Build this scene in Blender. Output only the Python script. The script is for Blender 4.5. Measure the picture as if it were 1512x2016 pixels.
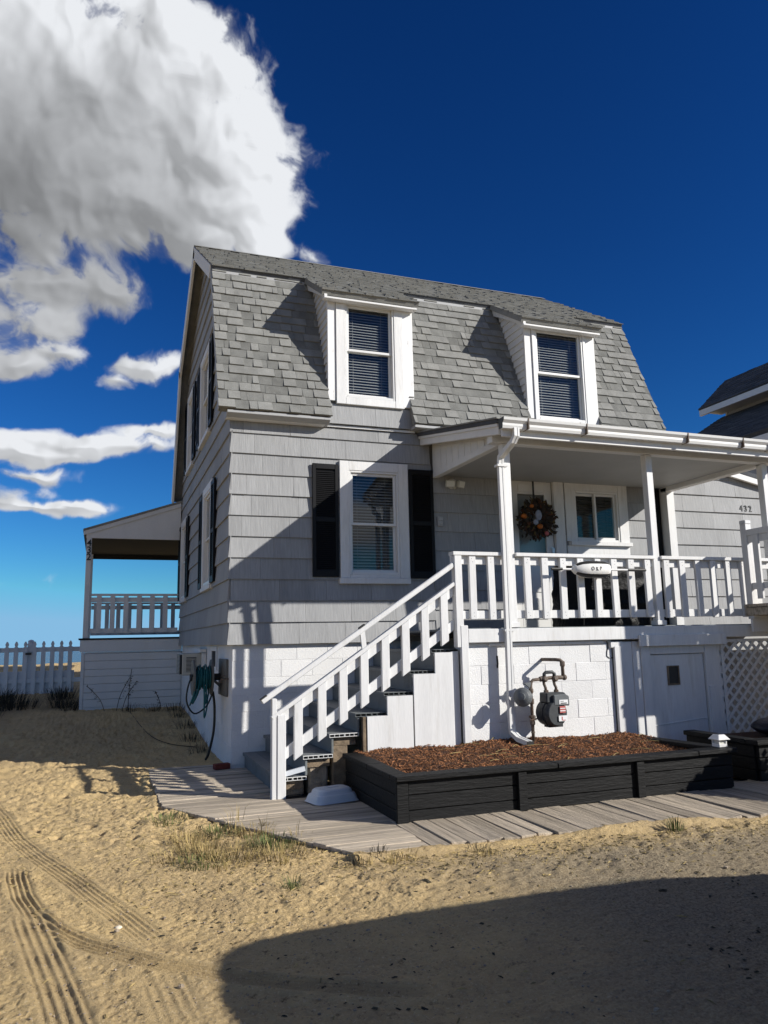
import bpy, bmesh, math, random
import numpy as np
from mathutils import Vector, Matrix
random.seed(7); RNG = np.random.default_rng(7)
rad = math.radians
for _o in list(bpy.data.objects): bpy.data.objects.remove(_o)
S = bpy.context.scene
C = S.collection

# ------------------------------------------------------------------ camera
CAM = np.array([-1.4897, -9.5625, 1.4889]); YAW, PITCH, ROLL, FPX = 0.353442, 0.165688, -0.020968, 1514.0
def cam_axes():
    f = np.array([math.sin(YAW)*math.cos(PITCH), math.cos(YAW)*math.cos(PITCH), math.sin(PITCH)])
    r = np.array([math.cos(YAW), -math.sin(YAW), 0.]); u = np.cross(r, f)
    c, s = math.cos(ROLL), math.sin(ROLL)
    return c*r+s*u, -s*r+c*u, f
AX = cam_axes()
def pix_dir(px, py):                      # photo pixel -> direction
    d = AX[0]*(px-756)/FPX + AX[1]*(1008-py)/FPX + AX[2]
    return d/np.linalg.norm(d)
def on_ground(px, py, z=0.):
    d = pix_dir(px, py); t = (z-CAM[2])/d[2]; return CAM+d*t
cd = bpy.data.cameras.new('camera'); cam = bpy.data.objects.new('camera', cd); C.objects.link(cam)
cd.sensor_fit = 'HORIZONTAL'; cd.sensor_width = 36; cd.lens = 36*FPX/1512; cd.clip_start = .05; cd.clip_end = 20000
m = Matrix.Identity(4)
for i in range(3):
    m[i][0] = AX[0][i]; m[i][1] = AX[1][i]; m[i][2] = -AX[2][i]; m[i][3] = CAM[i]
cam.matrix_world = m; S.camera = cam

# ------------------------------------------------------------------ light
SUN = Vector((1.235, -1.0, 0.75)).normalized()       # towards the sun
ELEV = math.asin(SUN.z); AZ = math.atan2(SUN.x, SUN.y)
SUN_E, SKY_S, EXPO = 5.0, 0.085, 0.30
S.view_settings.view_transform = 'Standard'; S.view_settings.look = 'None'
S.view_settings.exposure = EXPO; S.view_settings.gamma = 1.0; S.view_settings.use_curve_mapping = False
sl = bpy.data.lights.new('sun', 'SUN'); sl.energy = SUN_E; sl.angle = rad(.5); sl.color = (1, .955, .88)
so = bpy.data.objects.new('sun', sl); C.objects.link(so); so.location = (8, -8, 14)
so.rotation_euler = SUN.to_track_quat('Z', 'Y').to_euler()

# ------------------------------------------------------------------ value noise (clouds, ground)
_T = RNG.random((256, 256)).astype(np.float32)
def vnoise(x, y):
    xi = np.floor(x).astype(np.int32); yi = np.floor(y).astype(np.int32); fx = x-xi; fy = y-yi; fx = fx*fx*(3-2*fx); fy = fy*fy*(3-2*fy)
    g = lambda a, b: _T[a & 255, b & 255]
    return (g(xi, yi)*(1-fx)+g(xi+1, yi)*fx)*(1-fy)+(g(xi, yi+1)*(1-fx)+g(xi+1, yi+1)*fx)*fy-.5
def fbm(x, y, s, o=4, r=.5):
    v = 0; a = 1.
    for i in range(o): v = v+a*vnoise(x*s+17.3*i, y*s+5.1*i); s *= 2.03; a *= r
    return v
def sstep(a, b, x): t = np.clip((x-a)/(b-a), 0, 1); return t*t*(3-2*t)
def cloud_map(az0, az1, el0, el1, nx, ny, B, octs):
    """cloud cover and brightness on an azimuth/elevation grid (radians)"""
    az = np.linspace(az0, az1, nx, dtype=np.float32)[None, :]; el = np.linspace(el0, el1, ny, dtype=np.float32)[:, None]
    U = np.repeat(az*.86, ny, 0); V = np.repeat(el, nx, 1)
    def rn(x, y, s, o, r, ph=0.):                        # fbm with a turned lattice per octave
        v = 0; a = 1.
        for i in range(o):
            c, q = math.cos(1.1*i+.5+ph), math.sin(1.1*i+.5+ph); v = v+a*vnoise((x*c-y*q)*s+17.3*i+ph*9, (x*q+y*c)*s+5.1*i); s *= 2.05; a *= r
        return v
    W1 = rn(U, V, 6., 5, .55); W2 = rn(U, V, 6., 5, .55, 2.)
    Uw = U+.045*W1; Vw = V+.040*W2
    base = np.full(U.shape, -1.2, np.float32)
    for a, e, ra, re, w in B:
        if a+ra*1.8 < az0 or a-ra*1.8 > az1: continue
        r = np.sqrt(((Uw/.86-a)/ra)**2+((Vw-e)/re)**2); b = (1-r)*w
        d = np.clip(.5+.5*(b-base)/.16, 0, 1); base = base*(1-d)+b*d+.16*d*(1-d)      # smooth union
    low = rn(Uw, Vw, 10., 3, .55, 1.); det = rn(Uw, Vw, 34., octs, .6, 3.)
    puff = 0; amp = 1.; s = 15.
    for i in range(3):
        c, q = math.cos(2.1*i+.3), math.sin(2.1*i+.3); puff = puff+amp*(.5-2*np.abs(vnoise((Uw*c-Vw*q)*s+7.7*i, (Uw*q+Vw*c)*s+3.1*i))); s *= 2.1; amp *= .5
    F = base+.40*low+.10*puff+.20*det
    alpha = sstep(-.06, .30, F)
    alpha = alpha*(.35+.65*sstep(-.05, .25, F+.35*det))
    soft = base+.34*low+.12*puff
    h = np.sqrt(np.maximum(soft, 0)+.03)*.085+.0045*puff+.012*low+.0022*det
    st = (el1-el0)/(ny-1); su_ = (az1-az0)/(nx-1)*.86
    n = max(1, int(.0030/st))
    for _ in range(2):
        h = (np.roll(h, n, 0)+np.roll(h, -n, 0)+np.roll(h, n, 1)+np.roll(h, -n, 1)+2*h)/6
    gu = np.gradient(h, axis=1)/su_; gv = np.gradient(h, axis=0)/st
    nl = np.clip((-gu*.60-gv*.46+.66)/np.sqrt(1+gu*gu+gv*gv), 0, 1.2)
    T = 0; D = np.clip(soft, 0, .8)
    for k, wgt in ((.03, .5), (.07, .8), (.13, 1.), (.20, 1.)):
        a_ = int(k*.75/su_); b_ = int(k*.80/st); T = T+wgt*np.roll(np.roll(D, -a_, 1), -b_, 0)
    br = (.24+.76*np.exp(-.8*T))*(.58+.42*nl)*(1+.08*det+.10*low)
    br = np.clip(br*1.06+.02, .06, .86)
    return br.astype(np.float32), np.clip(alpha, 0, 1).astype(np.float32)
def make_B():
    blobs = [(-330,150,420,330,1),(-60,130,380,250,1),(150,150,250,190,1),(290,220,210,180,1),(415,330,165,120,1),(110,325,400,125,1),(310,425,200,95,1),
             (455,415,120,70,1),(330,95,95,85,.9),(430,180,70,70,.7),(500,290,70,70,.8),(400,475,100,55,.9),
             (50,540,150,40,.42),(190,565,95,38,.42),(40,610,90,40,.3),(90,665,75,32,.36),(5,690,50,30,.36),(280,712,110,36,.55),(215,745,40,18,.3),
             (150,876,230,24,.66),(30,886,130,29,.7),(290,858,85,17,.5),(60,1014,140,12,.55),(160,1010,80,10,.45),(60,942,55,13,.36),(622,520,42,26,.42),(525,500,60,26,.3),
             (-330,640,240,70,.6),(-420,960,330,50,.8),(-800,430,380,260,1),(-760,1120,420,30,.6)]
    B = []
    for x, y, rx, ry, w in blobs:
        d = pix_dir(x, y); e = math.asin(d[2]); B.append((math.atan2(d[0], d[1]), e, (rx/1560.)/max(.35, math.cos(e)), ry/1560., w))
    # unseen clouds round the horizon, every other one enlarged for neutral fill light
    rr = random.Random(3)
    for k in range(15):
        big = k % 2; e = math.radians(rr.uniform(18, 48) if big else rr.uniform(5, 16))
        a = math.radians(82+k*15+rr.uniform(-6, 6)); a = a-2*math.pi if a > math.pi else a
        B.append((a, e, (rr.uniform(.20, .34) if big else rr.uniform(.12, .25))/math.cos(e), rr.uniform(.12, .20) if big else rr.uniform(.02, .05), 1. if big else .7))
    return B
def world():
    w = bpy.data.worlds.new('World'); S.world = w; w.use_nodes = True
    nt = w.node_tree; N = nt.nodes; L = nt.links
    for n in list(N): N.remove(n)
    out = N.new('ShaderNodeOutputWorld'); bg = N.new('ShaderNodeBackground'); L.new(bg.outputs[0], out.inputs[0])
    bg.inputs[1].default_value = SKY_S
    sky = N.new('ShaderNodeTexSky'); sky.sky_type = 'NISHITA'; sky.sun_disc = False
    sky.sun_elevation = ELEV; sky.sun_rotation = AZ; sky.air_density = 1.0; sky.dust_density = 0.0; sky.ozone_density = 3.0; sky.altitude = 0
    hs = N.new('ShaderNodeHueSaturation'); hs.inputs['Saturation'].default_value = 1.22; hs.inputs['Value'].default_value = 1.0
    L.new(sky.outputs[0], hs.inputs['Color'])
    # deep polarised blue: a contrast curve on the sky colour
    k0 = .085*2**.62; k = 1/SKY_S/(2**EXPO)
    s1 = N.new('ShaderNodeVectorMath'); s1.operation = 'SCALE'; L.new(hs.outputs[0], s1.inputs[0]); s1.inputs['Scale'].default_value = k0
    gm = N.new('ShaderNodeGamma'); L.new(s1.outputs[0], gm.inputs[0]); gm.inputs[1].default_value = 1.4
    s2 = N.new('ShaderNodeVectorMath'); s2.operation = 'MULTIPLY'; L.new(gm.outputs[0], s2.inputs[0]); s2.inputs[1].default_value = (.27*k, .56*k, .78*k)
    sp = N.new('ShaderNodeSeparateXYZ'); L.new(s2.outputs[0], sp.inputs[0])
    g1 = N.new('ShaderNodeMath'); g1.operation = 'MULTIPLY'; L.new(sp.outputs[1], g1.inputs[0]); g1.inputs[1].default_value = 1.5
    g2 = N.new('ShaderNodeMath'); g2.operation = 'MAXIMUM'; L.new(sp.outputs[2], g2.inputs[0]); L.new(g1.outputs[0], g2.inputs[1])
    hi = []
    for o_, top in ((sp.outputs[0], .24), (sp.outputs[1], .50), (g2.outputs[0], .76)):          # the sky is nowhere brighter than at the sea horizon
        q = N.new('ShaderNodeMath'); q.operation = 'MINIMUM'; L.new(o_, q.inputs[0]); q.inputs[1].default_value = top*k; hi.append(q.outputs[0])
    s2 = N.new('ShaderNodeCombineXYZ'); L.new(hi[0], s2.inputs[0]); L.new(hi[1], s2.inputs[1]); L.new(hi[2], s2.inputs[2])
    # ---- clouds: a map computed above on azimuth/elevation, fine where detail is needed, coarse for the rest of the dome
    B = make_B()
    def cloud_image(name, rng, nx, ny, octs):
        br, al = cloud_map(*[rad(v) for v in rng], nx, ny, B, octs)
        px = np.ones((ny, nx, 4), np.float32); px[..., 0] = br; px[..., 1] = al; px[..., 2] = 0
        im = bpy.data.images.new(name, nx, ny, float_buffer=True, is_data=True); im.pixels.foreach_set(px.ravel()); im.update(); im.pack(); return im
    R1, R2 = (-50, 92, 0, 72), (-180, 180, 0, 90)
    im1 = cloud_image('cloud_map_fine', R1, 2500, 1270, 6); im2 = cloud_image('cloud_map_coarse', R2, 900, 226, 2)
    tc = N.new('ShaderNodeTexCoord'); sx = N.new('ShaderNodeSeparateXYZ'); L.new(tc.outputs['Generated'], sx.inputs[0])
    def wm(op, a, b=None, c=None):
        n = N.new('ShaderNodeMath'); n.operation = op
        for i, v in enumerate((a, b, c)):
            if v is None: continue
            if isinstance(v, (int, float)): n.inputs[i].default_value = v
            else: L.new(v, n.inputs[i])
        return n.outputs[0]
    az = wm('ARCTAN2', sx.outputs[0], sx.outputs[1]); el = wm('ARCSINE', sx.outputs[2])
    def look(im, rng, ext):
        cv = N.new('ShaderNodeCombineXYZ'); t = N.new('ShaderNodeTexImage'); t.image = im; t.extension = ext; t.interpolation = 'Linear'
        for k_, (v, a, b_) in enumerate(((az, rad(rng[0]), rad(rng[1])), (el, rad(rng[2]), rad(rng[3])))): L.new(wm('MULTIPLY', wm('SUBTRACT', v, a), 1/(b_-a)), cv.inputs[k_])
        L.new(cv.outputs[0], t.inputs[0]); sp_ = N.new('ShaderNodeSeparateColor'); L.new(t.outputs['Color'], sp_.inputs[0]); return sp_.outputs[0], sp_.outputs[1]
    b1, a1 = look(im1, R1, 'EXTEND'); b2, a2 = look(im2, R2, 'EXTEND')
    ins = wm('MULTIPLY', wm('MULTIPLY', wm('GREATER_THAN', az, rad(-49.5)), wm('LESS_THAN', az, rad(91.5))), wm('LESS_THAN', el, rad(71.5)))
    def pick(a, b_): return wm('ADD', wm('MULTIPLY', a, ins), wm('MULTIPLY', b_, wm('SUBTRACT', 1., ins)))
    bright = pick(b1, b2); alpha = wm('MULTIPLY', pick(a1, a2), wm('GREATER_THAN', el, 0.))
    k = 1/SKY_S/(2**EXPO)
    cc = N.new('ShaderNodeCombineXYZ')
    for i, t_ in enumerate((.965, .99, 1.03)): L.new(wm('MULTIPLY', bright, t_*k), cc.inputs[i])
    mx = N.new('ShaderNodeMix'); mx.data_type = 'RGBA'; L.new(alpha, mx.inputs['Factor'])
    L.new(s2.outputs[0], mx.inputs['A']); L.new(cc.outputs[0], mx.inputs['B'])
    L.new(mx.outputs['Result'], bg.inputs[0])
    w.cycles.sampling_method = 'MANUAL'; w.cycles.sample_map_resolution = 512
world()

# ------------------------------------------------------------------ materials
def mat(name, col, rough=.7, var=.15, vscale=3., bump=0., bscale=40., stretch=(1, 1, 1), spec=.4, island=0., col2=None, c2scale=1.2, c2lo=.5, c2hi=.7, metal=0., bdist=.01, fine=None):
    M = bpy.data.materials.new(name); M.use_nodes = True; nt = M.node_tree; N = nt.nodes; L = nt.links
    b = N['Principled BSDF']; b.inputs['Roughness'].default_value = rough; b.inputs['Specular IOR Level'].default_value = spec; b.inputs['Metallic'].default_value = metal
    geo = N.new('ShaderNodeNewGeometry'); mp = N.new('ShaderNodeMapping'); mp.inputs['Scale'].default_value = stretch
    L.new(geo.outputs['Position'], mp.inputs['Vector'])
    oi = N.new('ShaderNodeObjectInfo')
    ad = N.new('ShaderNodeVectorMath'); ad.operation = 'ADD'; L.new(mp.outputs[0], ad.inputs[0])
    ml = N.new('ShaderNodeMath'); ml.operation = 'MULTIPLY'; L.new(oi.outputs['Random'], ml.inputs[0]); ml.inputs[1].default_value = 37. if island else 0.
    L.new(ml.outputs[0], ad.inputs[1]); vec = ad.outputs[0]
    def noise(sc, det=4, ro=.55):
        n = N.new('ShaderNodeTexNoise'); n.inputs['Scale'].default_value = sc; n.inputs['Detail'].default_value = det; n.inputs['Roughness'].default_value = ro; L.new(vec, n.inputs['Vector']); return n.outputs[0]
    def mr(v, a, b_, c, d):
        n = N.new('ShaderNodeMapRange'); n.inputs[1].default_value = a; n.inputs[2].default_value = b_; n.inputs[3].default_value = c; n.inputs[4].default_value = d; L.new(v, n.inputs[0]); return n.outputs[0]
    def mul(a, c):
        n = N.new('ShaderNodeMath'); n.operation = 'MULTIPLY'; L.new(a, n.inputs[0]); L.new(c, n.inputs[1]); return n.outputs[0]
    tone = mr(noise(vscale), .3, .7, 1-var, 1+var)
    if fine: tone = mul(tone, mr(noise(fine[0], 2), .3, .7, 1-fine[1], 1+fine[1]))
    if island:
        a = N.new('ShaderNodeMath'); a.operation = 'ADD'; L.new(oi.outputs['Random'], a.inputs[0]); L.new(geo.outputs['Random Per Island'], a.inputs[1])
        fr = N.new('ShaderNodeMath'); fr.operation = 'FRACT'; L.new(a.outputs[0], fr.inputs[0])
        tone = mul(tone, mr(fr.outputs[0], 0, 1, 1-island, 1+island))
    base = N.new('ShaderNodeRGB'); base.outputs[0].default_value = (*col, 1); cur = base.outputs[0]
    if col2:
        x = N.new('ShaderNodeMix'); x.data_type = 'RGBA'; L.new(mr(noise(c2scale, 6, .65), c2lo, c2hi, 0, 1), x.inputs['Factor']); L.new(cur, x.inputs['A']); x.inputs['B'].default_value = (*col2, 1); cur = x.outputs['Result']
    sc = N.new('ShaderNodeVectorMath'); sc.operation = 'SCALE'; L.new(cur, sc.inputs[0]); L.new(tone, sc.inputs['Scale'])
    L.new(sc.outputs[0], b.inputs['Base Color'])
    if bump:
        bn = N.new('ShaderNodeBump'); bn.inputs['Strength'].default_value = bump; bn.inputs['Distance'].default_value = bdist
        L.new(noise(bscale, 5, .6), bn.inputs['Height']); L.new(bn.outputs[0], b.inputs['Normal'])
    return M
MT = dict(
 white=mat('white_paint', (.66, .66, .655), .55, .05, 2.5, .25, 18, (1, 1, .5), col2=(.60, .585, .55), c2scale=2.6, c2lo=.58, c2hi=.85, bdist=.006, fine=(60, .03)),
 whitewood=mat('white_painted_wood', (.645, .645, .64), .5, .06, 4, .35, 30, (1.5, 1.5, .18), col2=(.45, .43, .39), c2scale=6, c2lo=.56, c2hi=.88, bdist=.004, fine=(50, .04)),
 peel=mat('peeling_white_paint', (.73, .73, .73), .6, .05, 4, .4, 40, (2, 2, .3), col2=(.28, .265, .25), c2scale=11, c2lo=.60, c2hi=.68, bdist=.006),
 vinyl=mat('white_vinyl', (.66, .66, .65), .35, .03, 2),
 block=mat('painted_block', (.69, .69, .685), .75, .06, 1.6, .8, 70, (1, 1, 1), island=.025, col2=(.56, .54, .5), c2scale=3, c2lo=.62, c2hi=.9, bdist=.006, fine=(90, .05)),
 mortar=mat('painted_mortar', (.68, .68, .68), .85, .1, 5, .5, 60),
 siding=mat('grey_siding', (.29, .294, .298), .72, .10, 1.4, .7, 55, (1, 1, .05), island=.06, col2=(.22, .222, .225), c2scale=1.6, c2lo=.56, c2hi=.8, bdist=.006, fine=(45, .09)),
 trimgrey=mat('grey_trim', (.36, .365, .37), .6, .05, 3, .2, 30),
 shingle=mat('asphalt_shingle', (.222, .222, .21), .95, .14, 6, .8, 260, (1, 1, 1), island=.10, bdist=.004, fine=(230, .28), spec=.15),
 shingledark=mat('asphalt_shingle_dark', (.172, .173, .163), .95, .16, 6, .8, 260, (1, 1, 1), island=.14, bdist=.004, fine=(230, .3), spec=.15),
 darkshingle=mat('slate_shingle', (.075, .08, .09), .9, .15, 5, .5, 120, (1, 1, 1), island=.2, spec=.2),
 black=mat('black_shutter', (.007, .007, .008), .5, .1, 4, spec=.18),
 blackwood=mat('black_painted_timber', (.006, .0062, .0066), .65, .3, 4, .7, 30, (.3, 1, 2.2), col2=(.04, .04, .04), c2scale=10, c2lo=.66, c2hi=.78, bdist=.01, fine=(80, .3), spec=.22),
 greydeck=mat('grey_deck_paint', (.15, .165, .17), .55, .1, 3, .2, 40, col2=(.1, .1, .095), c2scale=4, c2lo=.5, c2hi=.8),
 plank=mat('weathered_plank', (.54, .455, .345), .85, .2, 4, 1., 30, (.18, 5, 3), island=.2, col2=(.15, .125, .1), c2scale=6, c2lo=.47, c2hi=.75, bdist=.012),
 planky=mat('weathered_plank_across', (.45, .38, .29), .85, .2, 4, 1., 30, (5, .18, 3), island=.2, col2=(.13, .11, .09), c2scale=6, c2lo=.47, c2hi=.75, bdist=.012),
 oldwood=mat('rotten_wood', (.2, .15, .1), .9, .35, 9, .8, 40, (1, 1, 1), col2=(.04, .03, .02), c2scale=7),
 concrete=mat('rough_concrete', (.33, .27, .2), .95, .25, 7, 1., 30, col2=(.09, .07, .05), c2scale=8, bdist=.02),
 dark=mat('dark_interior', (.03, .03, .03), .9, .1),
 room=mat('room_wall', (.14, .135, .13), .9, .1),
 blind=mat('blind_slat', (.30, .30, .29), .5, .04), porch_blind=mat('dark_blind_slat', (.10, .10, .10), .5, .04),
 ironmeter=mat('meter_grey', (.038, .042, .045), .5, .15, 12, .2, 60, col2=(.04, .045, .05), c2scale=10),
 regu=mat('regulator_grey', (.12, .13, .135), .5, .12, 12, .2, 60),
 pipe=mat('rusty_pipe', (.12, .095, .075), .65, .25, 20, .4, 90, col2=(.07, .035, .018), c2scale=18, c2lo=.45, c2hi=.65),
 labelw=mat('label_white', (.75, .75, .75), .5, .02), labelr=mat('label_red', (.42, .1, .09), .5, .02), ink=mat('black_ink', (.02, .02, .02), .5, .02),
 digit=mat('black_digit', (.012, .012, .012), .4, .05),
 orange=mat('pumpkin_orange', (.40, .11, .015), .6, .2, 20), rust=mat('autumn_leaf', (.07, .024, .009), .8, .5, 30, island=.6), straw=mat('straw_leaf', (.13, .09, .025), .8, .4, 30, island=.5), darkleaf=mat('dark_leaf', (.03, .02, .014), .8, .4, 30, island=.5),
 bluewhite=mat('pale_cloth', (.25, .28, .36), .8, .1, 20), pink=mat('pink_ball', (.45, .12, .12), .6, .1),
 cover=mat('black_vinyl_cover', (.004, .004, .005), .42, .2, 6, .6, 22, (1, 1, .5), bdist=.03, spec=.15),
 foam=mat('painted_buoy', (.72, .71, .68), .7, .06, 8, .6, 120, bdist=.004, fine=(200, .08)),
 tub=mat('grey_plastic_tub', (.55, .58, .62), .4, .03, 5),
 redbrick=mat('red_brick', (.16, .035, .025), .9, .25, 20, .6, 90),
 reelgrey=mat('reel_plastic', (.14, .135, .12), .6, .2, 9), hose=mat('teal_hose', (.008, .11, .12), .45, .15, 8), hosedark=mat('dark_hose', (.015, .018, .018), .5, .1),
 acm=mat('ac_beige', (.46, .45, .4), .6, .08, 6), 
 mulch=mat('bark_mulch', (.23, .10, .042), .9, .3, 14, .6, 60, island=.75), mulchbase=mat('mulch_base', (.06, .025, .012), .95, .4, 30, 1., 60, bdist=.02),
 drygrass=mat('dry_grass', (.30, .225, .09), .8, .3, 9, island=.4), green=mat('grass_green', (.10, .12, .035), .75, .3, 9, island=.4), weed=mat('weed_stem', (.035, .03, .018), .85, .3, 9, island=.4),
 evergreen=mat('evergreen_leaf', (.04, .07, .03), .7, .3, 9, island=.4), bark=mat('bark', (.07, .05, .035), .9, .3, 12, .6, 30),
 shell=mat('shell', (.7, .62, .48), .6, .1), 
 steel=mat('brushed_steel', (.5, .5, .5), .35, .1, 6, metal=.8),
 carpaint=mat('car_paint', (.05, .055, .065), .25, .03, spec=.6), rubber=mat('tyre_rubber', (.02, .02, .02), .8, .1), lamp=mat('headlight_lens', (.6, .6, .62), .15, .02), redlamp=mat('tail_lamp', (.35, .02, .02), .2, .02),
 lens=mat('lamp_lens', (.62, .62, .56), .3, .05), panel=mat('solar_panel', (.03, .035, .05), .25, .05),
 sea=mat('sea_water', (.035, .085, .12), .25, .2, .05, .6, .6, (.4, 1, 1), bdist=.3),
 bag=mat('dark_bag', (.012, .013, .022), .35, .1, 6, .5, 30, bdist=.02),
)
def glass():
    M = bpy.data.materials.new('window_glass'); M.use_nodes = True; nt = M.node_tree; N = nt.nodes; L = nt.links
    for n in list(N): N.remove(n)
    o = N.new('ShaderNodeOutputMaterial'); mx = N.new('ShaderNodeMixShader'); t = N.new('ShaderNodeBsdfTransparent'); t.inputs[0].default_value = (.93, .945, .95, 1)
    gl = N.new('ShaderNodeBsdfGlossy'); gl.inputs['Roughness'].default_value = .01
    ge = N.new('ShaderNodeNewGeometry'); dt = N.new('ShaderNodeVectorMath'); dt.operation = 'DOT_PRODUCT'; L.new(ge.outputs['Normal'], dt.inputs[0]); L.new(ge.outputs['Incoming'], dt.inputs[1])
    prev = dt.outputs['Value']
    for op, v in (('ABSOLUTE', None), ('SUBTRACT', 1.), ('POWER', 5.), ('MULTIPLY_ADD', .95)):     # thin-pane Fresnel (Schlick)
        a = N.new('ShaderNodeMath'); a.operation = op
        if op == 'SUBTRACT': a.inputs[0].default_value = 1.; L.new(prev, a.inputs[1])
        else:
            L.new(prev, a.inputs[0])
            if v is not None: a.inputs[1].default_value = v
            if op == 'MULTIPLY_ADD': a.inputs[2].default_value = .03
        prev = a.outputs[0]
    L.new(prev, mx.inputs[0]); L.new(t.outputs[0], mx.inputs[1]); L.new(gl.outputs[0], mx.inputs[2]); L.new(mx.outputs[0], o.inputs[0])
    return M
MT['glass'] = glass()

def sand_material():
    M = bpy.data.materials.new('sand'); M.use_nodes = True; nt = M.node_tree; N = nt.nodes; L = nt.links; b = N['Principled BSDF']
    b.inputs['Roughness'].default_value = .95; b.inputs['Specular IOR Level'].default_value = .15
    geo = N.new('ShaderNodeNewGeometry'); pos = geo.outputs['Position']
    def noise(sc, det=4, ro=.55):
        n = N.new('ShaderNodeTexNoise'); n.inputs['Scale'].default_value = sc; n.inputs['Detail'].default_value = det; n.inputs['Roughness'].default_value = ro; L.new(pos, n.inputs['Vector']); return n.outputs[0]
    def mr(v, a, b_, c, d):
        n = N.new('ShaderNodeMapRange'); n.inputs[1].default_value = a; n.inputs[2].default_value = b_; n.inputs[3].default_value = c; n.inputs[4].default_value = d; L.new(v, n.inputs[0]); return n.outputs[0]
    def mix(f, A, B):
        x = N.new('ShaderNodeMix'); x.data_type = 'RGBA'; L.new(f, x.inputs['Factor'])
        for k, v in (('A', A), ('B', B)):
            if isinstance(v, tuple): x.inputs[k].default_value = (*v, 1)
            else: L.new(v, x.inputs[k])
        return x.outputs['Result']
    c = mix(mr(noise(.9, 5), .35, .65, 0, 1), (.665, .485, .235), (.52, .385, .205))
    c = mix(mr(noise(3.1, 6, .7), .48, .66, 0, .55), c, (.40, .29, .155))
    c = mix(mr(noise(85, 4, .75), .57, .68, 0, .8), c, (.75, .64, .44))          # pale grains
    c = mix(mr(noise(48, 4, .75), .57, .66, 0, .75), c, (.25, .18, .10))            # dark grains
    c = mix(mr(noise(13, 6, .75), .60, .67, 0, .7), c, (.12, .085, .045))         # bits of debris
    at = N.new('ShaderNodeAttribute'); at.attribute_name = 'gravel'
    gv = mix(mr(noise(60, 4, .8), .4, .62, 0, 1), (.38, .32, .225), (.15, .12, .085))
    c = mix(at.outputs['Fac'], c, gv)
    L.new(c, b.inputs['Base Color'])
    bn = N.new('ShaderNodeBump'); bn.inputs['Strength'].default_value = .9; bn.inputs['Distance'].default_value = .022; L.new(noise(48, 6, .78), bn.inputs['Height'])
    L.new(bn.outputs[0], b.inputs['Normal'])
    return M
MT['sand'] = sand_material()

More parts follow.
